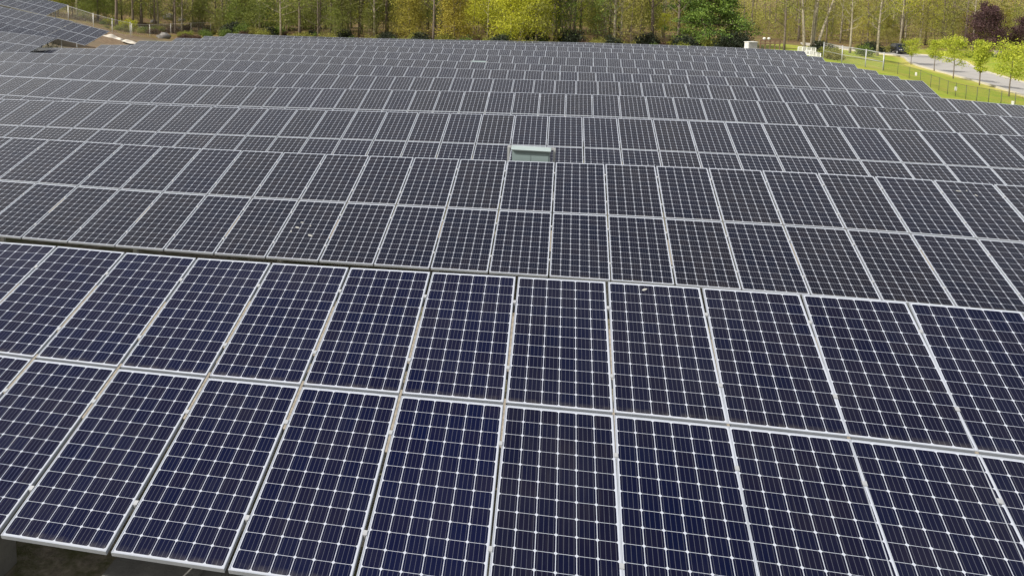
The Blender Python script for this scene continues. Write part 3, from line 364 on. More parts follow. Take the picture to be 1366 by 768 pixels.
def ground_material():
    m, t, p = mat('ground_cover')
    geo = nd(t, 'ShaderNodeNewGeometry').outputs['Position']
    z = nd(t, 'ShaderNodeAttribute'); z.attribute_name = 'zone'
    sp = nd(t, 'ShaderNodeSeparateColor'); t.links.new(z.outputs['Color'], sp.inputs[0])
    n1 = noise(t, geo, 0.35, 6); n2 = noise(t, geo, 2.6, 6, 0.7); n3 = noise(t, geo, 14.0, 4, 0.7)
    gravel = mixc(t, ramp(t, n3, 0.35, 0.65), (0.12, 0.105, 0.08), (0.24, 0.21, 0.165))
    gravel = mixc(t, ramp(t, n2, 0.45, 0.62), gravel, (0.075, 0.080, 0.03))
    lawn = mixc(t, ramp(t, n2, 0.35, 0.65), (0.15, 0.21, 0.02), (0.26, 0.32, 0.03))
    lawn = mixc(t, ramp(t, n1, 0.42, 0.66), lawn, (0.30, 0.28, 0.05))
    dry = mixc(t, ramp(t, n2, 0.4, 0.6), (0.50, 0.42, 0.13), (0.34, 0.33, 0.07))
    lit = mixc(t, ramp(t, n2, 0.35, 0.65), (0.085, 0.058, 0.032), (0.22, 0.145, 0.07))
    lit = mixc(t, ramp(t, n1, 0.5, 0.6), lit, (0.17, 0.15, 0.03))
    soil = mixc(t, ramp(t, n2, 0.35, 0.65), (0.13, 0.085, 0.05), (0.27, 0.20, 0.13))
    c = mixc(t, sp.outputs[1], gravel, lawn)
    c = mixc(t, z.outputs['Alpha'], c, dry)
    c = mixc(t, sp.outputs[2], c, soil)
    c = mixc(t, sp.outputs[0], c, lit)
    t.links.new(c, p.inputs['Base Color']); p.inputs['Roughness'].default_value = 0.95; p.inputs['Specular IOR Level'].default_value = 0.15
    bn = nd(t, 'ShaderNodeBump'); bn.inputs['Strength'].default_value = 0.7; bn.inputs['Distance'].default_value = 0.08
    t.links.new(n3, bn.inputs['Height']); t.links.new(bn.outputs[0], p.inputs['Normal'])
    return m
me.materials.append(ground_material())
tag(link('ground', me), kind='structure')

# road with a pale kerb on both sides
def strip(name, half0, half1, dz0, dz1, material, thick=0.0):
    mb = MB(); prev = None; s = 0
    for i, p in enumerate(ROADP):
        d = (ROADP[min(i + 1, len(ROADP) - 1)] - ROADP[max(i - 1, 0)]).normalized(); nn = Vector((d.y, -d.x, 0))
        nseg = max(1, int(round((half1 - half0) / 1.3)))
        row = []
        for k in range(nseg + 1):
            q = p + nn * (half0 + (half1 - half0) * k / nseg); row.append(Vector((q.x, q.y, gz(q.x, q.y) + dz1)))
        if prev:
            for k in range(nseg): mb.face([prev[k], prev[k + 1], row[k + 1], row[k]][::-1], 0)
            if thick:
                for k in (0, nseg):
                    a, b = prev[k], row[k]; lo = Vector((0, 0, thick)); mb.face([a, b, b - lo, a - lo] if k == 0 else [b, a, a - lo, b - lo], 0)
        prev = row
    return tag(mb.build(name, material), kind='structure')
m_, t_, p_ = mat('worn_pale_asphalt')
g_ = nd(t_, 'ShaderNodeNewGeometry').outputs['Position']
c_ = mixc(t_, ramp(t_, noise(t_, g_, 0.5, 5), 0.35, 0.7), (0.34, 0.325, 0.30), (0.27, 0.255, 0.24))
c_ = mixc(t_, ramp(t_, noise(t_, g_, 9.0, 4), 0.4, 0.7), c_, (0.30, 0.285, 0.265)); t_.links.new(c_, p_.inputs['Base Color']); p_.inputs['Roughness'].default_value = 0.9
strip('road', -3.8, 3.8, 0, 0.10, m_)
M_KERB = plain('kerb_concrete', (0.46, 0.43, 0.36), (0.36, 0.34, 0.28), 2.0, 0.9, coord='Generated')
strip('kerb', -4.05, -3.8, 0, 0.22, M_KERB, 0.25); strip('kerb', 3.8, 4.05, 0, 0.22, M_KERB, 0.25)
# ------------------------------------------------------------------ solar panels
FW, FL, FT = 0.983, 1.953, 0.040
def ring(mb, T=None, m=0):
    ox, oy, ix, iy = FW / 2, FL / 2, GW / 2, GL / 2
    O = [(-ox, -oy), (ox, -oy), (ox, oy), (-ox, oy)]; I = [(-ix, -iy), (ix, -iy), (ix, iy), (-ix, iy)]
    f = (lambda x, y, z: (x, y, z)) if T is None else T
    for k in range(4):
        a, b, c, d = O[k], O[(k + 1) % 4], I[(k + 1) % 4], I[k]
        mb.face([f(*a, 0), f(*b, 0), f(*c, 0), f(*d, 0)], m)
        mb.face([f(*a, -FT), f(*b, -FT), f(*b, 0), f(*a, 0)], m)
        mb.face([f(*d, 0), f(*c, 0), f(*c, -0.003), f(*d, -0.003)], m)
def glass(mb, T=None, m=0, uo=(0, 0)):
    f = (lambda x, y, z: (x, y, z)) if T is None else T
    e = 1e-4; u0, u1, v0, v1 = uo[0] + e, uo[0] + 1 - e, uo[1] + e, uo[1] + 1 - e
    mb.face([f(-GW / 2, -GL / 2, -0.003), f(GW / 2, -GL / 2, -0.003), f(GW / 2, GL / 2, -0.003), f(-GW / 2, GL / 2, -0.003)], m, [(u0, v0), (u1, v0), (u1, v1), (u0, v1)])
b = MB(); ring(b); ME_FRAME = b.mesh('panel_frame', M_FRAME)
b = MB(); glass(b); ME_GLASS = b.mesh('panel_glass', M_CELL); ME_GLASSBLUEREFL = b.mesh('panel_glass_blue_reflection', M_CELLBLUEREFL); ME_GLASSNAVYREFL = b.mesh('panel_glass_navy_reflection', M_CELLNAVYREFL)
ONES = 'zeroth first second third fourth fifth sixth seventh eighth ninth tenth eleventh twelfth thirteenth fourteenth fifteenth sixteenth seventeenth eighteenth nineteenth'.split()
TENS = {2: 'twenty', 3: 'thirty', 4: 'forty', 5: 'fifty', 6: 'sixty'}
def ordinal(n):
    if n < 20: return ONES[n]
    t_, o_ = divmod(n, 10)
    return (TENS[t_][:-1] + 'ieth') if o_ == 0 else TENS[t_] + '-' + ONES[o_]
TABLE = {k: ('the front table' if i == 0 else ordinal(i + 1) + ' table back') for i, k in enumerate('ABCDEFGHIJKL')}
VIS = {'A': (1, 1), 'B': (1, 1), 'C': (1, 0.5)}
allp = []
for k in ROWS:
    counts = [0, 0]
    for q in tab_panels(k):
        _, i, r, c, dh, u, n = q
        seen = 0
        for a in np.linspace(-0.48, 0.48, 7):
            for bb in np.linspace(-0.97, 0.97, 9):
                x, y, z = pix(c + dh * a + u * bb)
                if z > 0.5 and 0 < x < 1366 and 0 < y < 768: seen += 1
        cr = [pix(c + dh * a + u * bb) for a, bb in ((-.49, -.98), (.49, -.98), (.49, .98), (-.49, .98))]
        ar = abs(sum(cr[j][0] * cr[(j + 1) % 4][1] - cr[(j + 1) % 4][0] * cr[j][1] for j in range(4))) / 2 * seen / 63
        if seen >= 2: counts[r] += 1
        fr = VIS.get(k, (1, 0.04) if k[0] != 'X' else (0.9, 0.5))[r]
        allp.append([ar * fr if seen >= 2 else 0, counts[r], q])
order = sorted(range(len(allp)), key=lambda j: -allp[j][0])
chosen = set(j for j in order[:300] if allp[j][0] > 0)
DROPS = {('B', 10, 1): [(-.22, .02, .03), (-.18, .20, .022), (.12, -.22, .034), (-.30, -.12, .018), (.02, .10, .014)],
         ('B', 22, 0): [(-.20, .62, .026), (.05, .50, .020), (-.05, .66, .014)], ('A', 11, 0): [(-.10, .88, .020)]}
if True:
    b = MB(); b.ball((0, 0, 0), (1, 1.5, 0.06), 0, 9, 6, 0.25, 3); ME_DROP = b.mesh('dropping', M_DROP)
field = MB(); used = 0
for j, (ar, cnt, (k, i, r, c, dh, u, n)) in enumerate(allp):
    if j in chosen:
        t = empty('solar_panel'); used += 1
        t.matrix_world = Matrix(((dh.x, u.x, n.x, c.x), (dh.y, u.y, n.y, c.y), (dh.z, u.z, n.z, c.z), (0, 0, 0, 1)))
        lab = 'solar panel %s from left in %s row of %s' % (ordinal(cnt), ('upper', 'lower')[r], TABLE.get(k, 'hillside table'))
        dr_ = DROPS.get((k, i, r))
        if dr_: lab = 'panel with white bird droppings, %s from left in %s row of %s' % (ordinal(cnt), ('upper', 'lower')[r], TABLE[k])
        if k[0] == 'X': lab = 'solar panel %s from left, %s row, %s' % (ordinal(cnt), ('upper', 'lower')[r], {'X1a': 'short table beside the dirt bank', 'X1b': 'long table climbing the left bank', 'X2': 'middle table on the left bank', 'X3': 'lowest table on the left bank', 'X0': 'highest table on the left bank'}[k])
        tag(t, lab, 'solar panel', 'solar panels of the long tilted rows')
        link('frame', ME_FRAME, t); link('glass_face', (ME_GLASSBLUEREFL if i < 10 else ME_GLASSNAVYREFL) if k == 'A' else ME_GLASS, t)  # cell colour picked by position to imitate the changing sky reflection
        for x, y, s in dr_ or ():
            o = link('bird_dropping', ME_DROP, t); o.location = (x, y, -0.0015); o.scale = (s * 0.8, s * 1.1, s); o.rotation_euler = (0, 0, x * 9)
    else:
        T = lambda x, y, z: tuple(c + dh * x + u * y + n * z)
        ring(field, T, 0); glass(field, T, 1, (j % 200, j // 200))
# one more row stands in front, out of the picture: its shade falls below the front table
for i in range(-6, 9):
    p0 = Vector(ROWS['A'][max(0, min(i + 6, 18))]); dh = (Vector(ROWS['A'][8]) - Vector(ROWS['A'][4])).normalized(); u = (U_REF - dh * U_REF.dot(dh)).normalized(); n = dh.cross(u)
    for r in (0, 1):
        c = p0 + Vector((N2[0] * -8.3, N2[1] * -8.3, -0.45)) + dh * 0.506 - u * PITCH_V * (r + .5)
        T = lambda x, y, z: tuple(c + dh * x + u * y + n * z)
        ring(field, T, 0); glass(field, T, 1, (900 + i, r))
tag(field.build('solar_panel_field', [M_FRAME, M_CELL]), 'small far solar panels filling the rear rows of the field', 'solar panels', None, 'stuff')

# ------------------------------------------------------------------ steel racks under the tables
b = MB(); b.abox((0, 0, 0.5), (0.09, 0.06, 1.0)); ME_POST = b.mesh('post', M_GALV)
b = MB(); b.abox((0, 0, 0.004), (0.036, 0.045, 0.005)); b.abox((0, 0, -0.02), (0.018, 0.05, 0.04)); ME_CLAMP = b.mesh('clamp', M_GALV)
b = MB(); b.abox((0, 0.5, 0), (0.055, 1.0, 0.05)); ME_RAFT = b.mesh('rafter', M_DUSTY)
b = MB(); b.abox((0, 0.5, -0.012), (0.0235, 1.0, 0.012)); ME_FILL = b.mesh('gap_strip', M_DUSTY)
RNAME = {'X1a': 'short table beside the dirt bank', 'X1b': 'long table climbing the left bank', 'X2': 'middle table on the left bank', 'X3': 'lowest table on the left bank', 'X0': 'highest table on the left bank'}
PADS = []
for k, P in ROWS.items():
    P = [Vector(p) for p in P]; root = empty('panel_rack', (P[len(P) // 2] - U_REF - Vector((0, 0, 1.4))))
    tag(root, 'galvanised steel rack carrying the panels of the ' + (TABLE.get(k) or RNAME[k]), 'panel rack', 'racks under the panel tables')
    inv = Matrix.Translation(-root.location)
    fr = []
    for i in range(len(P)):
        D = (P[min(i + 1, len(P) - 1)] - P[max(i - 1, 0)]); dh = D.normalized(); u = (U_REF - dh * U_REF.dot(dh)).normalized(); fr.append((P[i], dh, u, dh.cross(u)))
    for jv in (0.24, 0.76, 1.24, 1.76):
        mb = MB()
        for a, c in zip(fr[:-1], fr[1:]):
            p = a[0] - a[2] * PITCH_V * jv - a[3] * 0.085; q = c[0] - c[2] * PITCH_V * jv - c[3] * 0.085; h = (q - p) / 2
            mb.box((p + q) / 2 - root.location, h * 1.01, a[2] * 0.03, a[3] * 0.04)
        mb.build('purlin', M_GALV, root)
    close = k in 'AB'
    for i in range(1, len(P) - 1) if close else range(1, len(P) - 1, 3):
        p, dh, u, n = fr[i]
        R = Matrix(((dh.x, u.x, n.x, 0), (dh.y, u.y, n.y, 0), (dh.z, u.z, n.z, 0), (0, 0, 0, 1)))
        w_ = 0.05 * math.sin(i * 2.3); segs = ((0.965, 1.30 + w_), (0.40 + w_, 0.78)) if close else ((0.08, 1.92),)
        if k == 'B': segs = ((1.30 + w_, 1.62 + 2 * w_),) if i % 2 else ()
        for s0, s1 in segs:
            o = link('gap_strip' if close else 'rafter', ME_FILL if close else ME_RAFT, root); o.matrix_local = inv @ Matrix.Translation(p - u * PITCH_V * s1 - n * (0.0 if close else 0.155)) @ R @ Matrix.Diagonal((1, PITCH_V * (s1 - s0), 1, 1))
        if close and 0 < pix(p - u)[0] < 1366:
            for jv in (0.24, 0.76, 1.24, 1.76):
                o = link('clamp', ME_CLAMP, root); o.matrix_local = inv @ Matrix.Translation(p - u * PITCH_V * jv) @ R
        if i % 3 == 1:
            for jv in (0.45, 1.62):
                q = p - u * PITCH_V * jv - n * 0.17; g = gz(q.x, q.y) - 0.05
                o = link('post', ME_POST, root); o.location = Vector((q.x, q.y, g)) - root.location; o.scale = (1, 1, q.z - g); o.rotation_euler = (0, 0, math.atan2(dh.y, dh.x))

# concrete ballast blocks in the shade under the front table
def block(px, py, y, w, d, h, lab):
    p = at(px, py, y); g = gz(p.x, p.y)
    mb = MB(); mb.abox((0, 0, h / 2), (w, d, h)); me_ = mb.mesh('concrete_ballast_block', M_CONC)
    bm = bmesh.new(); bm.from_mesh(me_); bmesh.ops.bevel(bm, geom=bm.edges[:], offset=0.025, segments=2, affect='EDGES'); bm.to_mesh(me_); bm.free()
    o = link('concrete_ballast_block', me_); o.location = (p.x, p.y, g - 0.03); o.rotation_euler = (0, 0, math.atan2(E2[1], E2[0]))
    tag(o, lab, 'concrete block', 'ballast blocks under the front table')
block(205, 775, 6.5, 0.80, 0.6, 0.36, 'pale grey concrete block below the second panel of the front edge')
block(300, 800, 6.3, 0.85, 0.6, 0.32, 'darker concrete block, right one of the pair under the front edge')
block(-52, 757, 6.9, 0.70, 0.6, 0.50, 'concrete block at the lower left corner in deep shade')

# ------------------------------------------------------------------ inverter cabinets on stands behind the tables
def inverter(pL, pR, ytop, dep, hd, cat_label, hood):
    A0 = at(pL, ytop, dep); A1 = at(pR, ytop + (pR - pL) * 0.1, dep - (pR - pL) / FPX * dep * 0.22); 
    c = (A0 + A1) / 2; w = (A1 - A0).length; g = gz(c.x, c.y); ang = math.atan2(E2[1], E2[0])
    r = empty('inverter_cabinet', (c.x, c.y, g), ang); H = c.z - g
    tag(r, cat_label, 'inverter', 'inverter cabinets between the rows')
    mb = MB(); mb.abox((0, 0, H - 0.42), (w, 0.24, 0.74)); mb.abox((0, -0.121, H - 0.42), (w * 0.94, 0.006, 0.64)); o = mb.build('body', M_TEAL, r)
    for s in (-1, 1):
        mb = MB(); mb.abox((s * w * 0.235, -0.128, H - 0.42), (w * 0.455, 0.012, 0.60)); d_ = mb.build('door', M_TEAL, r)
        mb = MB(); mb.abox((s * w * 0.05, -0.142, H - 0.36), (0.018, 0.02, 0.10)); mb.build('latch', M_GALV, d_)
    mb = MB(); mb.box((0, -0.10, H - 0.02), (w / 2 + 0.02, 0, 0), (0, hd, hd * 0.22), (0, -0.006, 0.012)); mb.build('sun_hood', hood, r)
    for s in (-1, 1):
        mb = MB(); mb.abox((s * (w / 2 + 0.09), 0.02, (H - 0.02) / 2), (0.05, 0.05, H - 0.02)); mb.build('post', M_GALV, r)
    mb = MB(); mb.abox((0, 0.14, H - 0.04), (w + 0.23, 0.04, 0.05)); mb.build('cross_rail', M_GALV, r)
inverter(684, 734, 194, 17.65, 0.105, 'grey-green inverter cabinet with pale hood standing behind the second table', M_LID)
inverter(630, 648, 81.0, 59.0, 0.14, 'small grey-green inverter cabinet peeping over the top edge of the seventh table', M_TEAL)
# ------------------------------------------------------------------ trees
def set_shade(me, vals):
    a = me.attributes.new('shade', 'FLOAT', 'FACE'); a.data.foreach_set('value', np.asarray(vals, np.float32))
def leaf_mesh(name, centers, sizes, material, shade, rs, flat=0.0):
    n = len(centers); C = np.asarray(centers, float); S = np.asarray(sizes, float)[:, None]
    a = rs.normal(size=(n, 3)); a[:, 2] *= (1 - flat); a /= np.linalg.norm(a, axis=1)[:, None]
    b = rs.normal(size=(n, 3)); b -= a * (a * b).sum(1)[:, None]; b /= np.linalg.norm(b, axis=1)[:, None]
    k = rs.uniform(0.5, 0.9, (n, 1))
    V = np.stack([C - a * S, C + b * S * k, C + a * S, C - b * S * k], 1).reshape(-1, 3)
    me = bpy.data.meshes.new(name); me.from_pydata(V.tolist(), [], np.arange(4 * n).reshape(-1, 4).tolist()); me.update()
    me.materials.append(material); set_shade(me, shade); return me
def limbs(rs, h, r0, base_h, nl, spread, up=0.5, lean=0.04, sub=3, crown_shape=None, wob=0.02):
    """trunk tube + limbs; returns the mesh builder and twig end points"""
    mb = MB(); n = 8; ln = rs.normal(size=2) * lean * h; ph = rs.uniform(0, 6.28)
    def tp(s): return Vector((ln[0] * s * s + wob * h * math.sin(ph + 3.1 * s) * s, ln[1] * s * s + wob * h * math.cos(ph * 1.7 + 2.6 * s) * s, h * s))
    tr = [tp(i / n) for i in range(n + 1)]; tr[0].z = -0.35
    mb.tube(tr, [r0 * (1.25 if i == 0 else 1) * (1 - 0.9 * i / n) + 0.012 for i in range(n + 1)], 7)
    ends = []
    for q in range(nl):
        s = base_h + (0.97 - base_h) * ((q + rs.uniform(0, 1)) / nl); p = tp(s); az = q * 2.4 + rs.uniform(-.5, .5)
        L = spread * (crown_shape(s) if crown_shape else (1.05 - 0.75 * s)) * rs.uniform(0.7, 1.2)
        d = Vector((math.cos(az), math.sin(az), up * rs.uniform(0.5, 1.4))).normalized()
        p1 = p + d * L * 0.5 + Vector((0, 0, -0.02 * L)); p2 = p + d * L + Vector((0, 0, 0.12 * L * up))
        rr = max(0.012, r0 * (1 - 0.9 * s) * 0.45)
        mb.tube([p, p1, p2], [rr, rr * 0.65, 0.008], 5, cap=False)
        ends += [(p2, L), (p1.lerp(p2, 0.5), L)]
        for w in range(sub):
            f = rs.uniform(0.3, 0.95); b0 = p.lerp(p2, f); dd = (d + Vector(rs.normal(size=3)) * 0.7).normalized(); e = b0 + dd * L * rs.uniform(0.25, 0.5)
            mb.tube([b0, e], [rr * 0.45, 0.006], 4, cap=False); ends.append((e, L))
    ends.append((tr[-1], spread * 0.4))
    return mb, ends
def foliage(rs, ends, per, sig, size, zf=0.6):
    C = []; sh = []
    for p, L in ends:
        m = int(per * rs.uniform(0.4, 1.5)); base = rs.uniform(0, 1)
        s = sig * max(0.5, min(L, 2.5))
        q = rs.normal(size=(m, 3)) * np.array([s, s, s * zf]) + np.array(p); C.append(q)
        sh += list(np.clip(base * 0.7 + rs.uniform(-0.2, 0.5, m), 0, 1))
    C = np.concatenate(C); C[:, 2] = np.maximum(C[:, 2], 0.1)
    return C, rs.uniform(0.6, 1.3, len(C)) * size, sh
class Kind: pass
def make_kind(seed, h, r0, base_h, nl, spread, per, sig, size, leaf, bark=None, up=0.5, lean=0.03, sub=3, shape=None, flat=0.0, wob=0.02, zf=0.6):
    rs = np.random.default_rng(seed); k = Kind()
    mb, ends = limbs(rs, h, r0, base_h, nl, spread, up, lean, sub, shape, wob); k.trunk = mb.mesh('trunk', bark or M_BARK)
    C, S, sh = foliage(rs, ends, per, sig, size, zf); k.crown = leaf_mesh('crown', C, S, leaf, sh, rs, flat); return k
def plant(kind, name, x, y, label, cat, group=None, s=1.0, rz=None, z=None, parts=('trunk', 'crown')):
    r = empty(name, (x, y, (gz(x, y) if z is None else z) - 0.03), RNG.uniform(0, 6.28) if rz is None else rz); r.scale = (s, s, s)
    tag(r, label, cat, group)
    link(parts[0], kind.trunk, r); link(parts[1], kind.crown, r); return r
cone = lambda s: max(0.08, 1.15 * (1 - s))
oval = lambda s: 0.35 + 0.75 * math.sin(math.pi * min(1, max(0, (s - 0.12) / 0.9)))
K_TALL = [make_kind(20 + i, 15 + i, 0.15 + 0.02 * (i % 3), 0.12 + 0.04 * (i % 3), 22, 4.2, 26, 0.38, 0.105, (L_SPRING, L_SPRING, L_ORANGE, L_SPRING, L_SPRING, L_YELLOW)[i], (M_BARK, M_BARK, M_BARK, M_PALEBARK, M_BARK, M_PALEBARK)[i], 0.45) for i in range(6)]
K_BARE = [make_kind(40 + i, 16 + i, 0.15 + 0.04 * i, 0.22, 22, 3.0, 7, 0.35, 0.11, L_SPRING, (M_BARK, M_PALEBARK, M_BARK)[i], 0.7, 0.02, 4) for i in range(3)]
K_UNDER = [make_kind(60 + i, 5.0 + i, 0.06, 0.08, 20, 2.7 - 0.15 * i, 26, 0.34, 0.088, (L_SPRING, L_YELLOW, L_ORANGE, L_SPRING, L_GREEN)[i], M_BARK, 0.6, 0.05, 3) for i in range(5)]
K_TALLG = [make_kind(30 + i, 15 + i, 0.16, 0.10, 22, 4.0, 30, 0.38, 0.10, L_MID, M_BARK, 0.45) for i in range(3)]
K_UNDERG = [make_kind(70 + i, 5.5 + i, 0.06, 0.08, 20, 2.5, 30, 0.34, 0.088, L_MID, M_BARK, 0.6, 0.05) for i in range(2)]
K_YELLOW = make_kind(80, 12, 0.2, 0.02, 56, 4.1, 95, 0.34, 0.105, L_YELLOW, M_BARK, 0.4, 0.02, 4, lambda s: 0.80 + 0.3 * math.sin(2.6 * s) - 0.55 * s)
K_OCHRE = make_kind(81, 10, 0.14, 0.04, 34, 2.7, 60, 0.34, 0.095, L_ORANGE, M_BARK, 0.4, 0.02, 4, lambda s: 0.9 - 0.4 * s)
K_PINE = make_kind(82, 13, 0.24, 0.04, 58, 5.0, 88, 0.23, 0.115, L_PINE, M_BARK, 0.12, 0.01, 7, cone, 0.4, 0.02, 0.36)
K_PURPLE = make_kind(83, 8.2, 0.16, 0.03, 54, 4.2, 60, 0.24, 0.12, L_PURPLE, M_BARK, 0.55, 0.01, 4, lambda s: 0.25 + 0.85 * (1 - s) ** 0.7)
K_YOUNG = [make_kind(90 + i, 4.9, 0.055, (0.36, 0.34, 0.36, 0.30, 0.34)[i], 22, (1.15, 1.0, 1.25, 0.75, 1.5)[i], (26, 32, 32, 34, 36)[i], 0.30, 0.08, L_LIME, M_BARK, 0.75, 0.005, 3, lambda s: 0.4 + 0.8 * math.sin(math.pi * min(1, max(0.05, (s - 0.25) / 0.85)))) for i in range(5)]
def bush_kind(seed, w, h, n, leaf, size=0.09, ht=0.6):
    rs = np.random.default_rng(seed); k = Kind(); mb = MB(); ends = []
    for i in range(n):
        a = rs.uniform(0, 6.28); r = w * math.sqrt(rs.uniform(0, 1)); zt = h * (1 - 0.55 * (r / w) ** 2) * rs.uniform(0.55, 1.05)
        e = Vector((r * math.cos(a), r * math.sin(a), zt)); mb.tube([(e.x * 0.15, e.y * 0.15, -0.1), (e.x * 0.6, e.y * 0.6, zt * 0.55), e], [0.02, 0.014, 0.005], 4, cap=False)
        ends += [(e, 1), (e * 0.75, 1), (e.lerp(Vector((e.x, e.y, 0)), 0.55), 1)]
    k.trunk = mb.mesh('stems', M_BARK); C, S, sh = foliage(rs, ends, 22, 0.16 + 0.06 * w, size); k.crown = leaf_mesh('foliage', C, S, leaf, sh, rs); return k
K_BUSH_G = bush_kind(101, 1.3, 1.9, 34, L_GREEN); K_BUSH_Y = bush_kind(102, 1.5, 1.5, 30, L_YELLOW); K_BUSH_S = bush_kind(103, 1.4, 1.7, 26, L_SPRING); K_WEED = bush_kind(104, 0.42, 0.55, 12, L_DARK, 0.06); K_HEDGE = bush_kind(105, 1.6, 1.2, 40, L_GREEN)
K_BUSH_D = bush_kind(106, 2.0, 2.2, 44, L_DARK, 0.12)
K_BUSH_B = bush_kind(107, 1.4, 1.2, 30, leaf_material('brown_brush_leaves', (0.05, 0.03, 0.02), (0.12, 0.07, 0.045), None, 0.2))

def at_ground(px, py, y0, y1=None):
    """x, y where the line of sight at a pixel meets the ground near y0"""
    best = None
    for y in np.linspace(y0 - 14, y0 + 14, 57):
        p = at(px, py, y); e = abs(p.z - gz(p.x, p.y))
        if best is None or e < best[0]: best = (e, p)
    return best[1]
def stand(kind, name, px, y, label, cat, group=None, s=1.0, rz=None, parts=('trunk', 'crown')):
    x = at(px, 50, y).x
    return plant(kind, name, x, y, label, cat, group, s, rz, None, parts)
# the trees that stand out
stand(K_YELLOW, 'maple_tree', 695, 110.5, 'bright yellow-green tree leafed to the ground, brightest in the wood', 'tree', None, 1.0)
stand(K_OCHRE, 'ochre_tree', 606, 113, 'small ochre-yellow tree just left of the bright yellow-green tree', 'tree', None, 1.0)
stand(K_OCHRE, 'ochre_tree', 546, 116, 'thin ochre tree behind the panels, next left of another ochre tree', 'tree', None, 0.85, 2.0)
stand(K_PINE, 'pine_tree', 946, 117, 'broad dark green pine behind the rear panel row', 'tree', None, 1.0)
stand(K_PINE, 'pine_tree', 332, 140, 'dark green pine left of centre, in shade behind the panels', 'tree', None, 0.8, 1.0)
stand(K_PINE, 'pine_tree', 405, 150, 'slim deep green pine deeper in the wood, left of centre', 'tree', None, 0.75, 3.0)
stand(K_PURPLE, 'purple_maple', 1316, 139, 'dark purple-leaved tree beyond the road, complete in the picture', 'tree', None, 0.9).scale = (0.74, 0.74, 0.95)
stand(K_PURPLE, 'purple_maple', 1372, 141, 'dark purple-leaved tree cut by the right edge of the picture', 'tree', None, 0.72, 2.2)
for i, (px, y, s, lab) in enumerate(((1218, 118, 0.70, 'smallest young lime tree, farthest along the kerb'), (1249.5, 110, 0.82, 'young lime-green tree, second from the far end of the kerb row'), (1276, 98, 0.93, 'wide young lime tree, middle of the row along the kerb'),
                                      (1312, 92, 1.0, 'narrow upright young lime tree, second nearest along the kerb'), (1353, 80, 0.98, 'largest young lime tree of the kerb row, at the right edge'))):
    stand(K_YOUNG[i], 'young_tree', px, y, lab, 'tree', 'young trees along the road', s)
# pale many-stemmed tree
def stems_kind(seed, tops, h):
    rs = np.random.default_rng(seed); k = Kind(); mb = MB(); ends = []
    for dx, dy, bx in tops:
        P = [Vector((bx + dx * s ** 1.1, dy * s, -0.3 if s == 0 else h * s)) for s in np.linspace(0, 1, 8)]
        mb.tube(P, [0.20 * (1 - 0.8 * s) + 0.02 for s in np.linspace(0, 1, 8)], 7)
        for q in range(9):
            s = 0.3 + 0.7 * q / 9; p = P[0].lerp(P[-1], s); p.z = h * s; az = q * 2.4; L = 2.2 * (1.1 - s)
            e = p + Vector((math.cos(az), math.sin(az), 0.7)) * L; mb.tube([p, e], [0.04, 0.008], 5, cap=False); ends += [(e, L), (p.lerp(e, 0.6), L)]
    k.trunk = mb.mesh('trunk', M_PALEBARK); C, S, sh = foliage(rs, ends, 22, 0.36, 0.12); k.crown = leaf_mesh('crown', C, S, L_SPRING, sh, rs); return k
stand(stems_kind(120, ((-1.2, 0.6, -0.9), (0.3, -0.5, 0), (1.2, 0.6, 0.2), (4.6, 0.2, 0.6)), 15), 'birch_tree', 1083, 114, 'pale tree with four bare stems fanning out behind the white barrier', 'tree', None, 1.0, 0.0)
stand(make_kind(130, 16, 0.2, 0.2, 22, 3.2, 26, 0.4, 0.13, L_YELLOW, M_BARK, 0.4), 'wood_tree', 1235, 158, 'single tree with yellow tufts above bare brown leaf litter', 'tree', None, 1.0)
for px, y, lab, q in ((1299, 147, 'leaning pale bare trunk left of the purple tree', 1), (1172, 128, 'pale straight trunk right of the galvanised fence corner', 1), (1135, 127, 'forked pale trunk above the galvanised fence corner', 1), (1047, 112, 'dark straight trunk right of the wooden equipment frame', 0),
                      (820, 111, 'thin pale trunk nearest the rear panels, right of centre', 1), (578, 110, 'dark bare trunk between the two ochre trees', 0), (905, 118, 'grey bare trunk just left of the broad pine', 2)):
    stand(K_BARE[q], 'bare_tree', px, y, lab, 'tree', None, RNG.uniform(.85, 1.05))
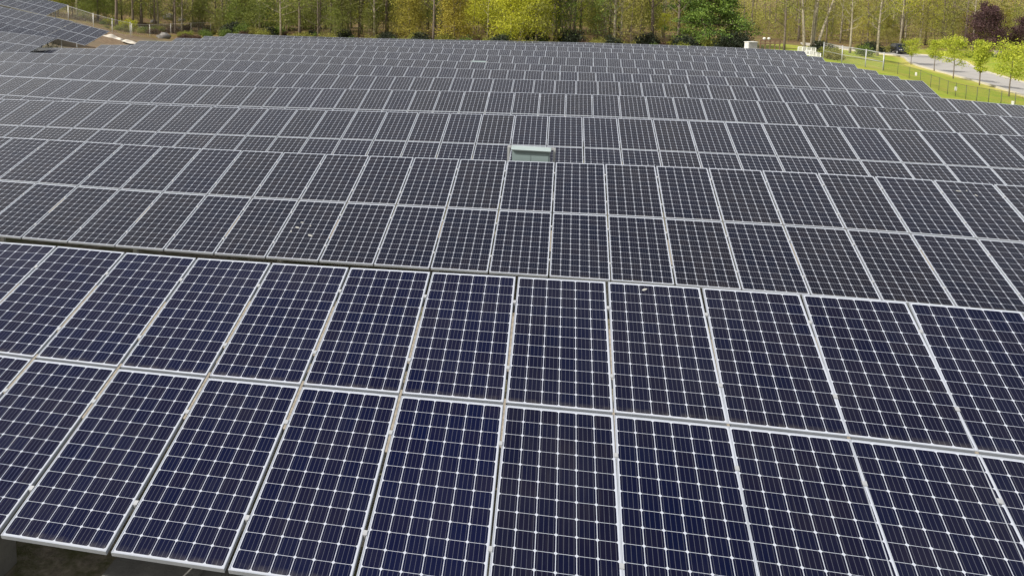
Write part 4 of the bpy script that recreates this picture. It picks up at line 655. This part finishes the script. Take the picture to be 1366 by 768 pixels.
# the wood: individual trees that nothing tells apart, then bushes
def in_frame_x(y, a=-60, b=1430): return at(RNG.uniform(a, b), 50, y).x
spots = []
OPEN = [(at(692, 50, 113).x, 113), (at(606, 50, 113).x, 113), (at(946, 50, 117).x, 117), (at(1316, 50, 139).x, 139)]
def free(x, y, d):
    for a, c in spots:
        if (a - x) ** 2 + (c - y) ** 2 < d * d: return False
    for a, c in RARR[::2]:
        if (a - x) ** 2 + (c - y) ** 2 < 49: return False
    for a, c in OPEN:
        e_ = (a - x) * 0.94 + (c - y) * 0.34; w_ = abs((a - x) * -0.34 + (c - y) * 0.94)
        if -2 < e_ < 16 and w_ < 4.5: return False
    return y > np.interp(x, TREE_X, TREE_Y) + 2
for ring_, (n_, y0, y1, kinds, name, lab, grp, d, smin, smax) in enumerate((
        (60, 112, 150, K_TALL, 'wood_tree', 'tall thin-leaved tree of the spring wood behind the panels', 'trees of the wood', 2.6, 0.8, 1.15),
        (54, 108, 150, K_BARE, 'bare_tree', 'nearly bare slender trunk in the wood behind the panels', 'bare trunks of the wood', 2.2, 0.8, 1.1),
        (130, 107, 150, K_UNDER, 'understorey_tree', 'low leafy tree under the taller trees of the wood', 'low trees under the wood', 1.9, 0.6, 1.15),
        (70, 150, 200, K_TALL, 'wood_tree', 'tall thin-leaved tree of the spring wood behind the panels', 'trees of the wood', 3.0, 0.8, 1.15))):
    c_ = 0; tries = 0
    while c_ < n_ and tries < 4000:
        tries += 1; y = RNG.uniform(y0, y1); x = in_frame_x(y)
        if 44 < x < 100 and y < 152: continue
        if not free(x, y, d): continue
        spots.append((x, y)); c_ += 1
        kk = kinds
        if kinds is not K_BARE and pix((x, y, -8))[0] < 500 and RNG.uniform() < 0.68: kk = K_TALLG if kinds is K_TALL else K_UNDERG
        plant(kk[c_ % len(kk)], name, x, y, lab, 'tree', grp, RNG.uniform(smin, smax))
for px, y, k, lab in ((1155, 124, K_BUSH_G, 'bright green bush below the pale trunks, right of the fence corner'), (325, 122, K_BUSH_G, 'pale green bush at the left end of the rear panel rows'), (170, 133, K_BUSH_Y, 'yellow bush on the slope behind the left fence'), (148, 134, K_BUSH_Y, 'left yellow bush on the slope behind the left fence'),
                      (1108, 108, K_BUSH_S, 'olive bush right of the white barrier'), (1098, 112, K_BUSH_D, 'dark bush behind the white barrier'), (985, 112, K_BUSH_D, 'dark bush at the right foot of the broad pine'),
                      (1302, 133, K_HEDGE, 'dark green hedge bush beyond the road, left of the utility cabinet'), (1340, 133, K_HEDGE, 'dark green hedge bush beyond the road, right of the utility cabinet'), (296, 136, K_BUSH_B, 'brown brush at the end of the left fence'), (262, 150, K_BUSH_B, 'brown brush on the slope behind the left fence'), (1163, 138, K_BUSH_D, 'dark bush where the road ends under the trees, nearest the pale trunk'), (1178, 141, K_BUSH_S, 'olive bush where the road ends, left of the dark car'), (1150, 143, K_BUSH_S, 'olive bush under the trees left of the road end'), (1115, 104, K_BUSH_S, 'olive bush left of the galvanised fence corner')):
    stand(k, 'bush', px, y, lab, 'bush', None, RNG.uniform(0.85, 1.1), None, ('stems', 'foliage'))
for px, py, y, lab in ((73, 58, 66, 'dark weed clump below the dirt bank, largest of the weeds'), (42, 53.5, 64.5, 'dark weed poking over the lowest table on the left bank, topmost one'), (33, 60.5, 63.5, 'dark weed in the table gap, below the topmost one'), (27, 65, 62.5, 'dark weed in the table gap, lowest and leftmost'), (62, 59, 65, 'dark weed just left of the largest weed clump')):
    p = at(px, py, y); g = gz(p.x, p.y); s = max(0.7, (p.z - g) / 0.6); r_ = 1
    plant(K_WEED, 'weed', p.x, p.y, lab, 'weed', 'dark weeds in the gap between the panel tables', s, None, None, ('stems', 'foliage')).scale = (0.8, 0.8, s)
for q in range(64):
    y = RNG.uniform(148, 188); x = at(RNG.uniform(1040, 1420), 50, y).x
    if not free(x, y, 2.2): continue
    spots.append((x, y)); sel = q % 4
    if sel == 0: plant(K_TALL[q % 6], 'wood_tree', x, y, 'tall thin-leaved tree of the spring wood behind the panels', 'tree', 'trees of the wood', RNG.uniform(.8, 1.1))
    elif sel == 1: plant(K_BARE[q % 3], 'bare_tree', x, y, 'nearly bare slender trunk in the wood behind the panels', 'tree', 'bare trunks of the wood', RNG.uniform(.8, 1.1))
    else: plant(K_UNDER[(0, 2, 3)[q % 3]], 'understorey_tree', x, y, 'low leafy tree under the taller trees of the wood', 'tree', 'low trees under the wood', RNG.uniform(.6, 1.1))
for q in range(26):
    px = RNG.uniform(135, 318); y = RNG.uniform(112, 138)
    stand((K_BUSH_S, K_BUSH_B, K_BUSH_G, K_BUSH_S)[q % 4], 'slope_bush', px, y, 'low scrubby bush on the slope beyond the left fence', 'bush', 'scrub on the left slope', RNG.uniform(0.35, 0.75), None, ('stems', 'foliage'))
brush = [K_BUSH_S, K_BUSH_D, K_BUSH_G, K_BUSH_B, K_BUSH_S, K_BUSH_Y]
for q in range(80):
    px = 300 + 670 * (q + RNG.uniform(0, 1)) / 80; y = np.interp(at(px, 50, 108).x, TREE_X, TREE_Y) + RNG.uniform(-0.5, 7)
    stand(brush[q % 6] if q % 6 != 5 or RNG.uniform() < .4 else K_BUSH_S, 'undergrowth_bush', px, y, 'low bush of the undergrowth along the edge of the wood', 'bush', 'undergrowth along the edge of the wood', RNG.uniform(0.5, 1.0), None, ('stems', 'foliage'))
# far wood that reads as one mass
rs = np.random.default_rng(5); mbw = MB(); Cs = []; Ss = []; sh = []
for q in range(520):
    y = rs.uniform(160, 330); x = at(rs.uniform(-140, 1500), 50, y).x; g = gz(x, y); hh = rs.uniform(11, 18)
    k_ = rs.uniform(0.3, 0.85); lx = rs.normal() * 1.3; mbw.tube([(x, y, g - .3), (x + lx * .3, y, g + hh * .35), (x + lx * .6 + rs.normal() * .3, y, g + hh * .7), (x + lx, y, g + hh)], [0.19 * k_, 0.15 * k_, 0.09 * k_, 0.02], 5, 0, False)
    for _ in range(4):
        z0 = g + hh * rs.uniform(.15, .7); aa = rs.uniform(0, 6.28); mbw.tube([(x + lx * .3, y, z0), (x + lx * .3 + 2 * math.cos(aa), y + 2 * math.sin(aa), z0 + rs.uniform(.6, 2))], [0.05 * k_, 0.01], 4, 0, False)
    m = int(820 - 470 * (y - 160) / 170); a = rs.normal(size=(m, 3)) * np.array([2.4, 2.4, 1]); zz = g + 0.2 + rs.uniform(0.0, 1.0, m) ** 1.6 * hh
    Cs.append(np.stack([x + a[:, 0], y + a[:, 1], zz], 1)); Ss.append(rs.uniform(0.07, 0.14, m) * (y / 160)); sh += list(np.clip(rs.uniform(0, 1) * .7 + rs.uniform(-.2, .5, m), 0, 1))
for q in range(420):
    y = rs.uniform(156, 300); x = at(rs.uniform(-140, 1500), 50, y).x; m = 150; a = rs.normal(size=(m, 3)) * np.array([1.6, 1.6, 0.8])
    g = gz_arr(x + a[:, 0], y + a[:, 1]); Cs.append(np.stack([x + a[:, 0], y + a[:, 1], g + 0.15 + np.abs(a[:, 2]) * rs.uniform(0.5, 2.2)], 1)); Ss.append(rs.uniform(0.08, 0.16, m) * (y / 160)); sh += list(np.clip(rs.uniform(0, 1) * .8 + rs.uniform(-.3, .4, m), 0, 1))
me_ = leaf_mesh('far_wood', np.concatenate(Cs), np.concatenate(Ss), L_FAR, sh, rs)
fw = link('far_wood', me_); tag(fw, 'far spring wood filling the background as one mass of trunks and leaves', 'wood', None, 'stuff')
mbw.build('trunks', M_BARK, fw)['kind'] = 'stuff'
# ------------------------------------------------------------------ fences
def fence(name, pts, h, label, mesh_mat, post_mat, pr, top_rail=True, mid_rail=False, spacing=None, cat='fence'):
    """pts: ground points of the posts"""
    P = [Vector((x, y, gz(x, y))) for x, y in pts]; r = empty(name, P[0]); tag(r, label, cat)
    o = r.location; up = Vector((0, 0, h))
    for p in P:
        mb = MB(); mb.tube([p - o - Vector((0, 0, .3)), p - o + up * 1.03], pr, 8); mb.ball(p - o + up * 1.03, pr * 1.25, 0, 8, 4); mb.build('post', post_mat, r)
    if top_rail:
        mb = MB(); mb.tube([p - o + up for p in P], pr * 0.6, 6); mb.build('top_rail', post_mat, r)
    if mid_rail:
        mb = MB(); mb.tube([p - o + up * 0.5 for p in P], pr * 0.5, 6); mb.build('middle_rail', post_mat, r)
    mb = MB(); s = 0
    for a, c in zip(P[:-1], P[1:]):
        L = (c - a).length; z = Vector((0, 0, 0.04))
        mb.face([a - o + z, c - o + z, c - o + up, a - o + up], 0, [(s, 0), (s + L, 0), (s + L, h), (s, h)]); s += L
    mb.build('wire_mesh', mesh_mat, r)
    return r
def gp(px, y): return (at(px, 50, y).x, y)
fence('chain_link_fence', [gp(60, 104), gp(92, 104), gp(125, 104), gp(150, 105), gp(174, 106)], 1.9, 'galvanised chain-link fence stepping down the left bank behind the panels', M_MESHGREY, M_RAIL, 0.05)
fence('chain_link_fence', [gp(176, 107), gp(200, 118), gp(228, 128), gp(255, 136), gp(281, 140), (at(304, 50, 143).x, 143)], 1.75, 'low faded chain-link fence along the slope beyond the left panels', M_MESHGREY, M_RAIL, 0.035)
fence('chain_link_fence', [gp(1100, 104), gp(1125, 97), gp(1157, 94), gp(1181, 92)], 2.0, 'tall galvanised fence corner with thick posts by the rear right panels', M_MESH, M_GALV, 0.055, True, True)
fpx = [(1182, 92.5), (1201, 90), (1217, 86), (1232, 83.5), (1246.5, 79.5), (1258, 77), (1270, 74.5), (1281, 73), (1295, 71), (1310, 69), (1326, 67), (1343, 65), (1362, 63), (1382, 61), (1402, 59)]
fence('wire_fence', [gp(a, c) for a, c in fpx], 1.22, 'low black wire fence on thin posts along the lawn beside the panels', M_MESHBLK, M_BLACKVINYL, 0.022)
# small pale plates hanging on the black fence
for px, py, y, lab in ((1222, 99, 84.9, 'small pale plate on the black fence, farthest one'), (1275, 118.6, 73.4, 'small pale plate on the black fence, middle one of three'), (1351, 138, 63.7, 'small pale plate on the black fence, nearest the right edge')):
    p = at(px, py, y); mb = MB(); mb.abox((0, 0, 0), (0.19, 0.02, 0.36)); mb.abox((0, -0.012, 0.09), (0.15, 0.006, 0.10)); mb.abox((0, -0.012, -0.07), (0.15, 0.006, 0.12)); mb.tube([(-.1, 0.02, .17), (.1, 0.02, .17)], .012, 5)
    o = mb.build('fence_plate', M_WHITE); o.location = p; o.rotation_euler = (0, 0, math.radians(-55)); tag(o, lab, 'plate', 'plates on the black fence')
# white mesh barrier at the end of the rear rows
def barrier(p0, p1, y, h, lab):
    a = at(p0[0], p0[1], y); c = at(p1[0], p1[1], y - 0.5); r = empty('white_barrier', (a.x, a.y, a.z)); tag(r, lab, 'barrier', 'white barriers at the end of the rear rows'); d = c - a; up = Vector((0, 0, h))
    n_ = 4
    for i in range(n_ + 1):
        q = d * (i / n_); g = gz(a.x + q.x, a.y + q.y) - a.z
        mb = MB(); mb.tube([q + Vector((0, 0, g)), q + up], 0.045, 6); mb.build('post', M_WHITE, r)
    for f in (0.02, 0.98):
        mb = MB(); mb.tube([up * f, d + up * f], 0.05, 6); mb.build('rail', M_WHITE, r)
    mb = MB(); mb.face([up * 0.02, d + up * 0.02, d + up * .98, up * .98], 0, [(0, 0), (d.length, 0), (d.length, h), (0, h)]); mb.build('wire_mesh', M_MESHWHT, r)
barrier((1064.5, 69), (1088, 70), 97.5, 0.55, 'white mesh barrier behind the end of the last row, upper of two')
barrier((1075, 73), (1094.5, 77), 93.5, 0.52, 'white mesh barrier sloping beside the end panels, lower of two')

# ------------------------------------------------------------------ white cabinet, equipment frame, utility box
p = at(1001.5, 65, 95.5); g = gz(p.x, p.y); r = empty('electrical_cabinet', (p.x, p.y, g), math.radians(14)); Hc = at(1001.5, 56.2, 95.5).z - g
tag(r, 'white electrical cabinet standing behind the rear row, left of the equipment frame', 'electrical cabinet')
mb = MB(); mb.abox((0, 0, Hc / 2 + 0.03), (1.15, 0.75, Hc - 0.06)); mb.build('body', plain('cabinet_grey', (0.34, 0.34, 0.33), None, 3, 0.5), r)
mb = MB(); mb.abox((0, 0, Hc), (1.30, 0.9, 0.07)); mb.build('roof', M_WHITE, r)
mb = MB(); mb.abox((-0.59, 0, Hc / 2 + 0.03), (0.05, 0.72, Hc - 0.1)); mb.build('side_panel', M_WHITE, r)
for s in (-1, 1):
    mb = MB(); mb.abox((s * 0.27, -0.385, Hc / 2), (0.5, 0.02, Hc - 0.3)); d_ = mb.build('door', plain('cabinet_door', (0.38, 0.38, 0.37), None, 3, 0.5), r)
    mb = MB(); mb.abox((-s * 0.18 + s * 0.27, -0.405, Hc / 2), (0.03, 0.03, 0.16)); mb.build('handle', M_GALV, d_)
p = at(1014, 64, 99); g = gz(p.x, p.y); ztop = at(1014, 53.5, 99).z - g; wid = at(1040, 64, 99).x - p.x
r = empty('equipment_frame', (p.x, p.y, g)); tag(r, 'brown timber equipment frame at the edge of the wood with open legs', 'equipment frame')
for x in np.linspace(0, wid, 5):
    mb = MB(); mb.abox((x, 0, ztop / 2 - .1), (0.10, 0.10, ztop + .2)); mb.build('leg', M_WOOD, r)
for z in (ztop - 0.05, ztop - 0.42):
    mb = MB(); mb.abox((wid / 2, -0.07, z), (wid + 0.2, 0.05, 0.12)); mb.build('beam', M_WOOD, r)
for fx, lab in ((0.19, 'left round white unit on top of the timber frame'), (0.42, 'right round white unit on top of the timber frame')):
    mb = MB(); mb.tube([(0, 0, -0.02), (0, 0, 0.05)], 0.10, 10); mb.ball((0, 0, 0.15), (0.19, 0.17, 0.15), 0, 12, 8); o = mb.build('white_unit', M_WHITE); o.location = (p.x + wid * fx, p.y, g + ztop + 0.02); tag(o, lab, 'equipment', 'white units on the timber frame')
p = at(1043, 64.5, 98); g = gz(p.x, p.y); mb = MB(); mb.abox((0, 0, 0.2), (0.5, 0.5, 0.4)); mb.abox((0, 0, 0.43), (0.56, 0.56, 0.06)); o = mb.build('utility_box', M_WHITE); o.location = (p.x, p.y, p.z - 0.3); 
o.location.z = g; tag(o, 'low white box on the ground by the last leg of the timber frame', 'utility box')
p = at(1330, 81, 133); g = gz(p.x, p.y); r = empty('utility_cabinet', (p.x, p.y, g)); tag(r, 'tan utility cabinet on the verge beyond the road', 'utility cabinet')
M_TAN = plain('tan_enamel', (0.36, 0.31, 0.25), None, 3, 0.6)
mb = MB(); mb.abox((0, 0, 0.55), (0.85, 0.6, 1.1)); mb.build('body', M_TAN, r); mb = MB(); mb.abox((0, 0, 1.13), (0.95, 0.7, 0.07)); mb.build('lid', M_TAN, r); mb = MB(); mb.abox((0, -0.31, 0.55), (0.7, 0.02, 0.9)); mb.build('door', M_TAN, r)

# ------------------------------------------------------------------ dark car on the far bend of the road
def car(px, y, label):
    x = at(px, 60, y).x; r = empty('parked_car', (x, y, gz(x, y) + 0.06), math.radians(-12)); tag(r, label, 'car')
    M_CARP = plain('black_car_paint', (0.012, 0.013, 0.018), (0.010, 0.011, 0.015), 1, 0.18); M_GLS = plain('car_glass', (0.01, 0.012, 0.014), None, 1, 0.05); M_TYRE = plain('tyre_rubber', (0.02, 0.02, 0.02), None, 5, 0.85)
    prof = [(-2.3, .35), (-2.35, .75), (-2.25, 1.02), (-1.2, 1.12), (-0.55, 1.66), (0.2, 1.76), (1.7, 1.72), (2.15, 1.2), (2.3, .95), (2.32, .4)]
    bm = bmesh.new(); L = []
    for sx, wv in ((-1, 1), (1, 1)):
        L.append([bm.verts.new((sx * (0.94 if z < 1.15 else 0.94 - (z - 1.15) * 0.32), yy, z)) for yy, z in prof])
    n_ = len(prof)
    for i in range(n_): bm.faces.new((L[0][i], L[0][(i + 1) % n_], L[1][(i + 1) % n_], L[1][i]))
    bm.faces.new(L[0][::-1]); bm.faces.new(L[1]); bmesh.ops.recalc_face_normals(bm, faces=bm.faces[:])
    bmesh.ops.bevel(bm, geom=bm.edges[:], offset=0.07, segments=3, affect='EDGES')
    me_ = bpy.data.meshes.new('body'); bm.to_mesh(me_); bm.free(); me_.materials.append(M_CARP)
    for f in me_.polygons: f.use_smooth = True
    link('body', me_, r)
    mb = MB(); mb.face([(-.72, -1.16, 1.165), (.72, -1.16, 1.165), (.62, -.62, 1.63), (-.62, -.62, 1.63)]); mb.build('windscreen', M_GLS, r)
    for s in (-1, 1):
        mb = MB(); mb.face([(s * .955, -.95, 1.15), (s * .955, 1.75, 1.18), (s * .80, 1.55, 1.6), (s * .80, -.45, 1.6)]); mb.build('side_window', M_GLS, r)
        mb = MB(); mb.ball((s * 0.68, -2.27, .82), (.17, .06, .09), 0, 10, 6); mb.build('headlight', M_WHITE, r)
        mb = MB(); mb.ball((s * 1.04, -.75, 1.2), (.10, .07, .08), 0, 8, 5); mb.build('mirror', M_CARP, r)
        for yy in (-1.45, 1.4):
            mb = MB(); mb.tube([(s * .72, yy, .36), (s * .95, yy, .36)], .36, 16); w_ = mb.build('wheel', M_TYRE, r)
            mb = MB(); mb.tube([(s * .95, yy, .36), (s * .965, yy, .36)], .22, 12); mb.build('rim', M_GALV, w_)
car(1201, 139, 'dark car parked at the far bend of the road under the trees')

# ------------------------------------------------------------------ rocks and pale erosion fabric on the left bank
def rock(px, py, y, s, lab, seed):
    p = at_ground(px, py, y); mb = MB(); mb.ball((0, 0, s * 0.3), (s, s * .8, s * .62), 0, 12, 8, 0.16, seed); o = mb.build('boulder', M_ROCK); o.location = (p.x, p.y, gz(p.x, p.y)); tag(o, lab, 'boulder', 'boulders on the left slope')
rock(219, 52, 118, 0.95, 'grey boulder just beyond the left panels, below the faded fence', 1)
rock(226, 26, 150, 1.3, 'large grey boulder at the foot of the wood on the left', 2)
rock(243, 29, 148, 0.8, 'pale boulder right of the large one at the foot of the wood', 3)
rock(212, 50, 119, 0.4, 'small pale boulder left of the grey boulder by the panels', 4)
for i_, (px, py, y, s_, lab) in enumerate(((188, 40, 128, 0.55, 'grey boulder behind the lowered end of the left fence'), (236, 40, 140, 0.6, 'grey boulder among brown brush left of the rear rows'), (205, 31, 146, 0.7, 'grey boulder left of the large one at the foot of the wood'), (272, 44, 138, 0.5, 'low dark boulder by the end of the faded fence'))):
    rock(px, py, y, s_, lab, 10 + i_)
for px, y, lab in ((205, 126, 'brown brush on the slope, leftmost behind the faded fence'), (230, 134, 'brown brush behind the grey boulder of the left slope'), (247, 143, 'brown brush between the boulders of the left slope'), (283, 144, 'brown brush just left of the pale green bush'), (190, 140, 'brown brush below the yellow bushes on the left slope')):
    stand(K_BUSH_B, 'bush', px, y, lab, 'bush', 'brown brush on the left slope', RNG.uniform(0.7, 1.1), None, ('stems', 'foliage'))
def tarp(px0, px1, py, y, lab, wd=1.2, hgt=0.3, seed=0):
    a = at(px0, py, y); c = at(px1, py + (px1 - px0) * 0.18, y - 1.0); rs_ = random.Random(seed); N = 14; W = 6; d = c - a; L = d.length; r0 = Vector((a.x, a.y, 0)); dn = Vector((d.x, d.y, 0)).normalized(); sn = Vector((-dn.y, dn.x, 0))
    mb = MB(); G = []
    ph = [rs_.uniform(0, 6) for _ in range(4)]
    for i in range(N + 1):
        row = []
        for k in range(W + 1):
            s = i / N; t = k / W - .5; q = r0 + dn * (L * s) + sn * (t * wd * (0.8 + 0.3 * math.sin(ph[0] + 5 * s)))
            bulge = hgt * (1 - (2 * t) ** 2) * math.sin(math.pi * min(1, max(0, s))) ** 0.5 * (0.75 + 0.25 * math.sin(ph[1] + 9 * s)) + 0.04 * math.sin(ph[2] + 13 * s + 7 * t)
            row.append(Vector((q.x, q.y, gz(q.x, q.y) + 0.05 + max(0, bulge))))
        G.append(row)
    for i in range(N):
        for k in range(W): mb.face([G[i][k], G[i + 1][k], G[i + 1][k + 1], G[i][k + 1]], 0, None, True)
    tag(mb.build('erosion_fabric', M_TARP), lab, 'erosion fabric', 'pale erosion fabric on the left bank')
tarp(143, 165, 46.0, 95, 'pale fabric strip right of the short table on the dirt bank', 1.9, 0.45, 1)
tarp(166, 186, 51.0, 94, 'pale fabric strip lying lowest on the dirt bank by the rear row', 1.8, 0.38, 2)
tarp(90, 106, 28.0, 92, 'pale fabric strip above the short table, below the fence', 2.2, 0.6, 3)
tarp(67, 78, 21.5, 92, 'pale fabric strip highest on the left bank', 2.0, 0.6, 4)
tarp(1098, 1140, 80.0, 91, 'long pale fabric strip at the foot of the galvanised fence corner', 2.4, 0.35, 5)
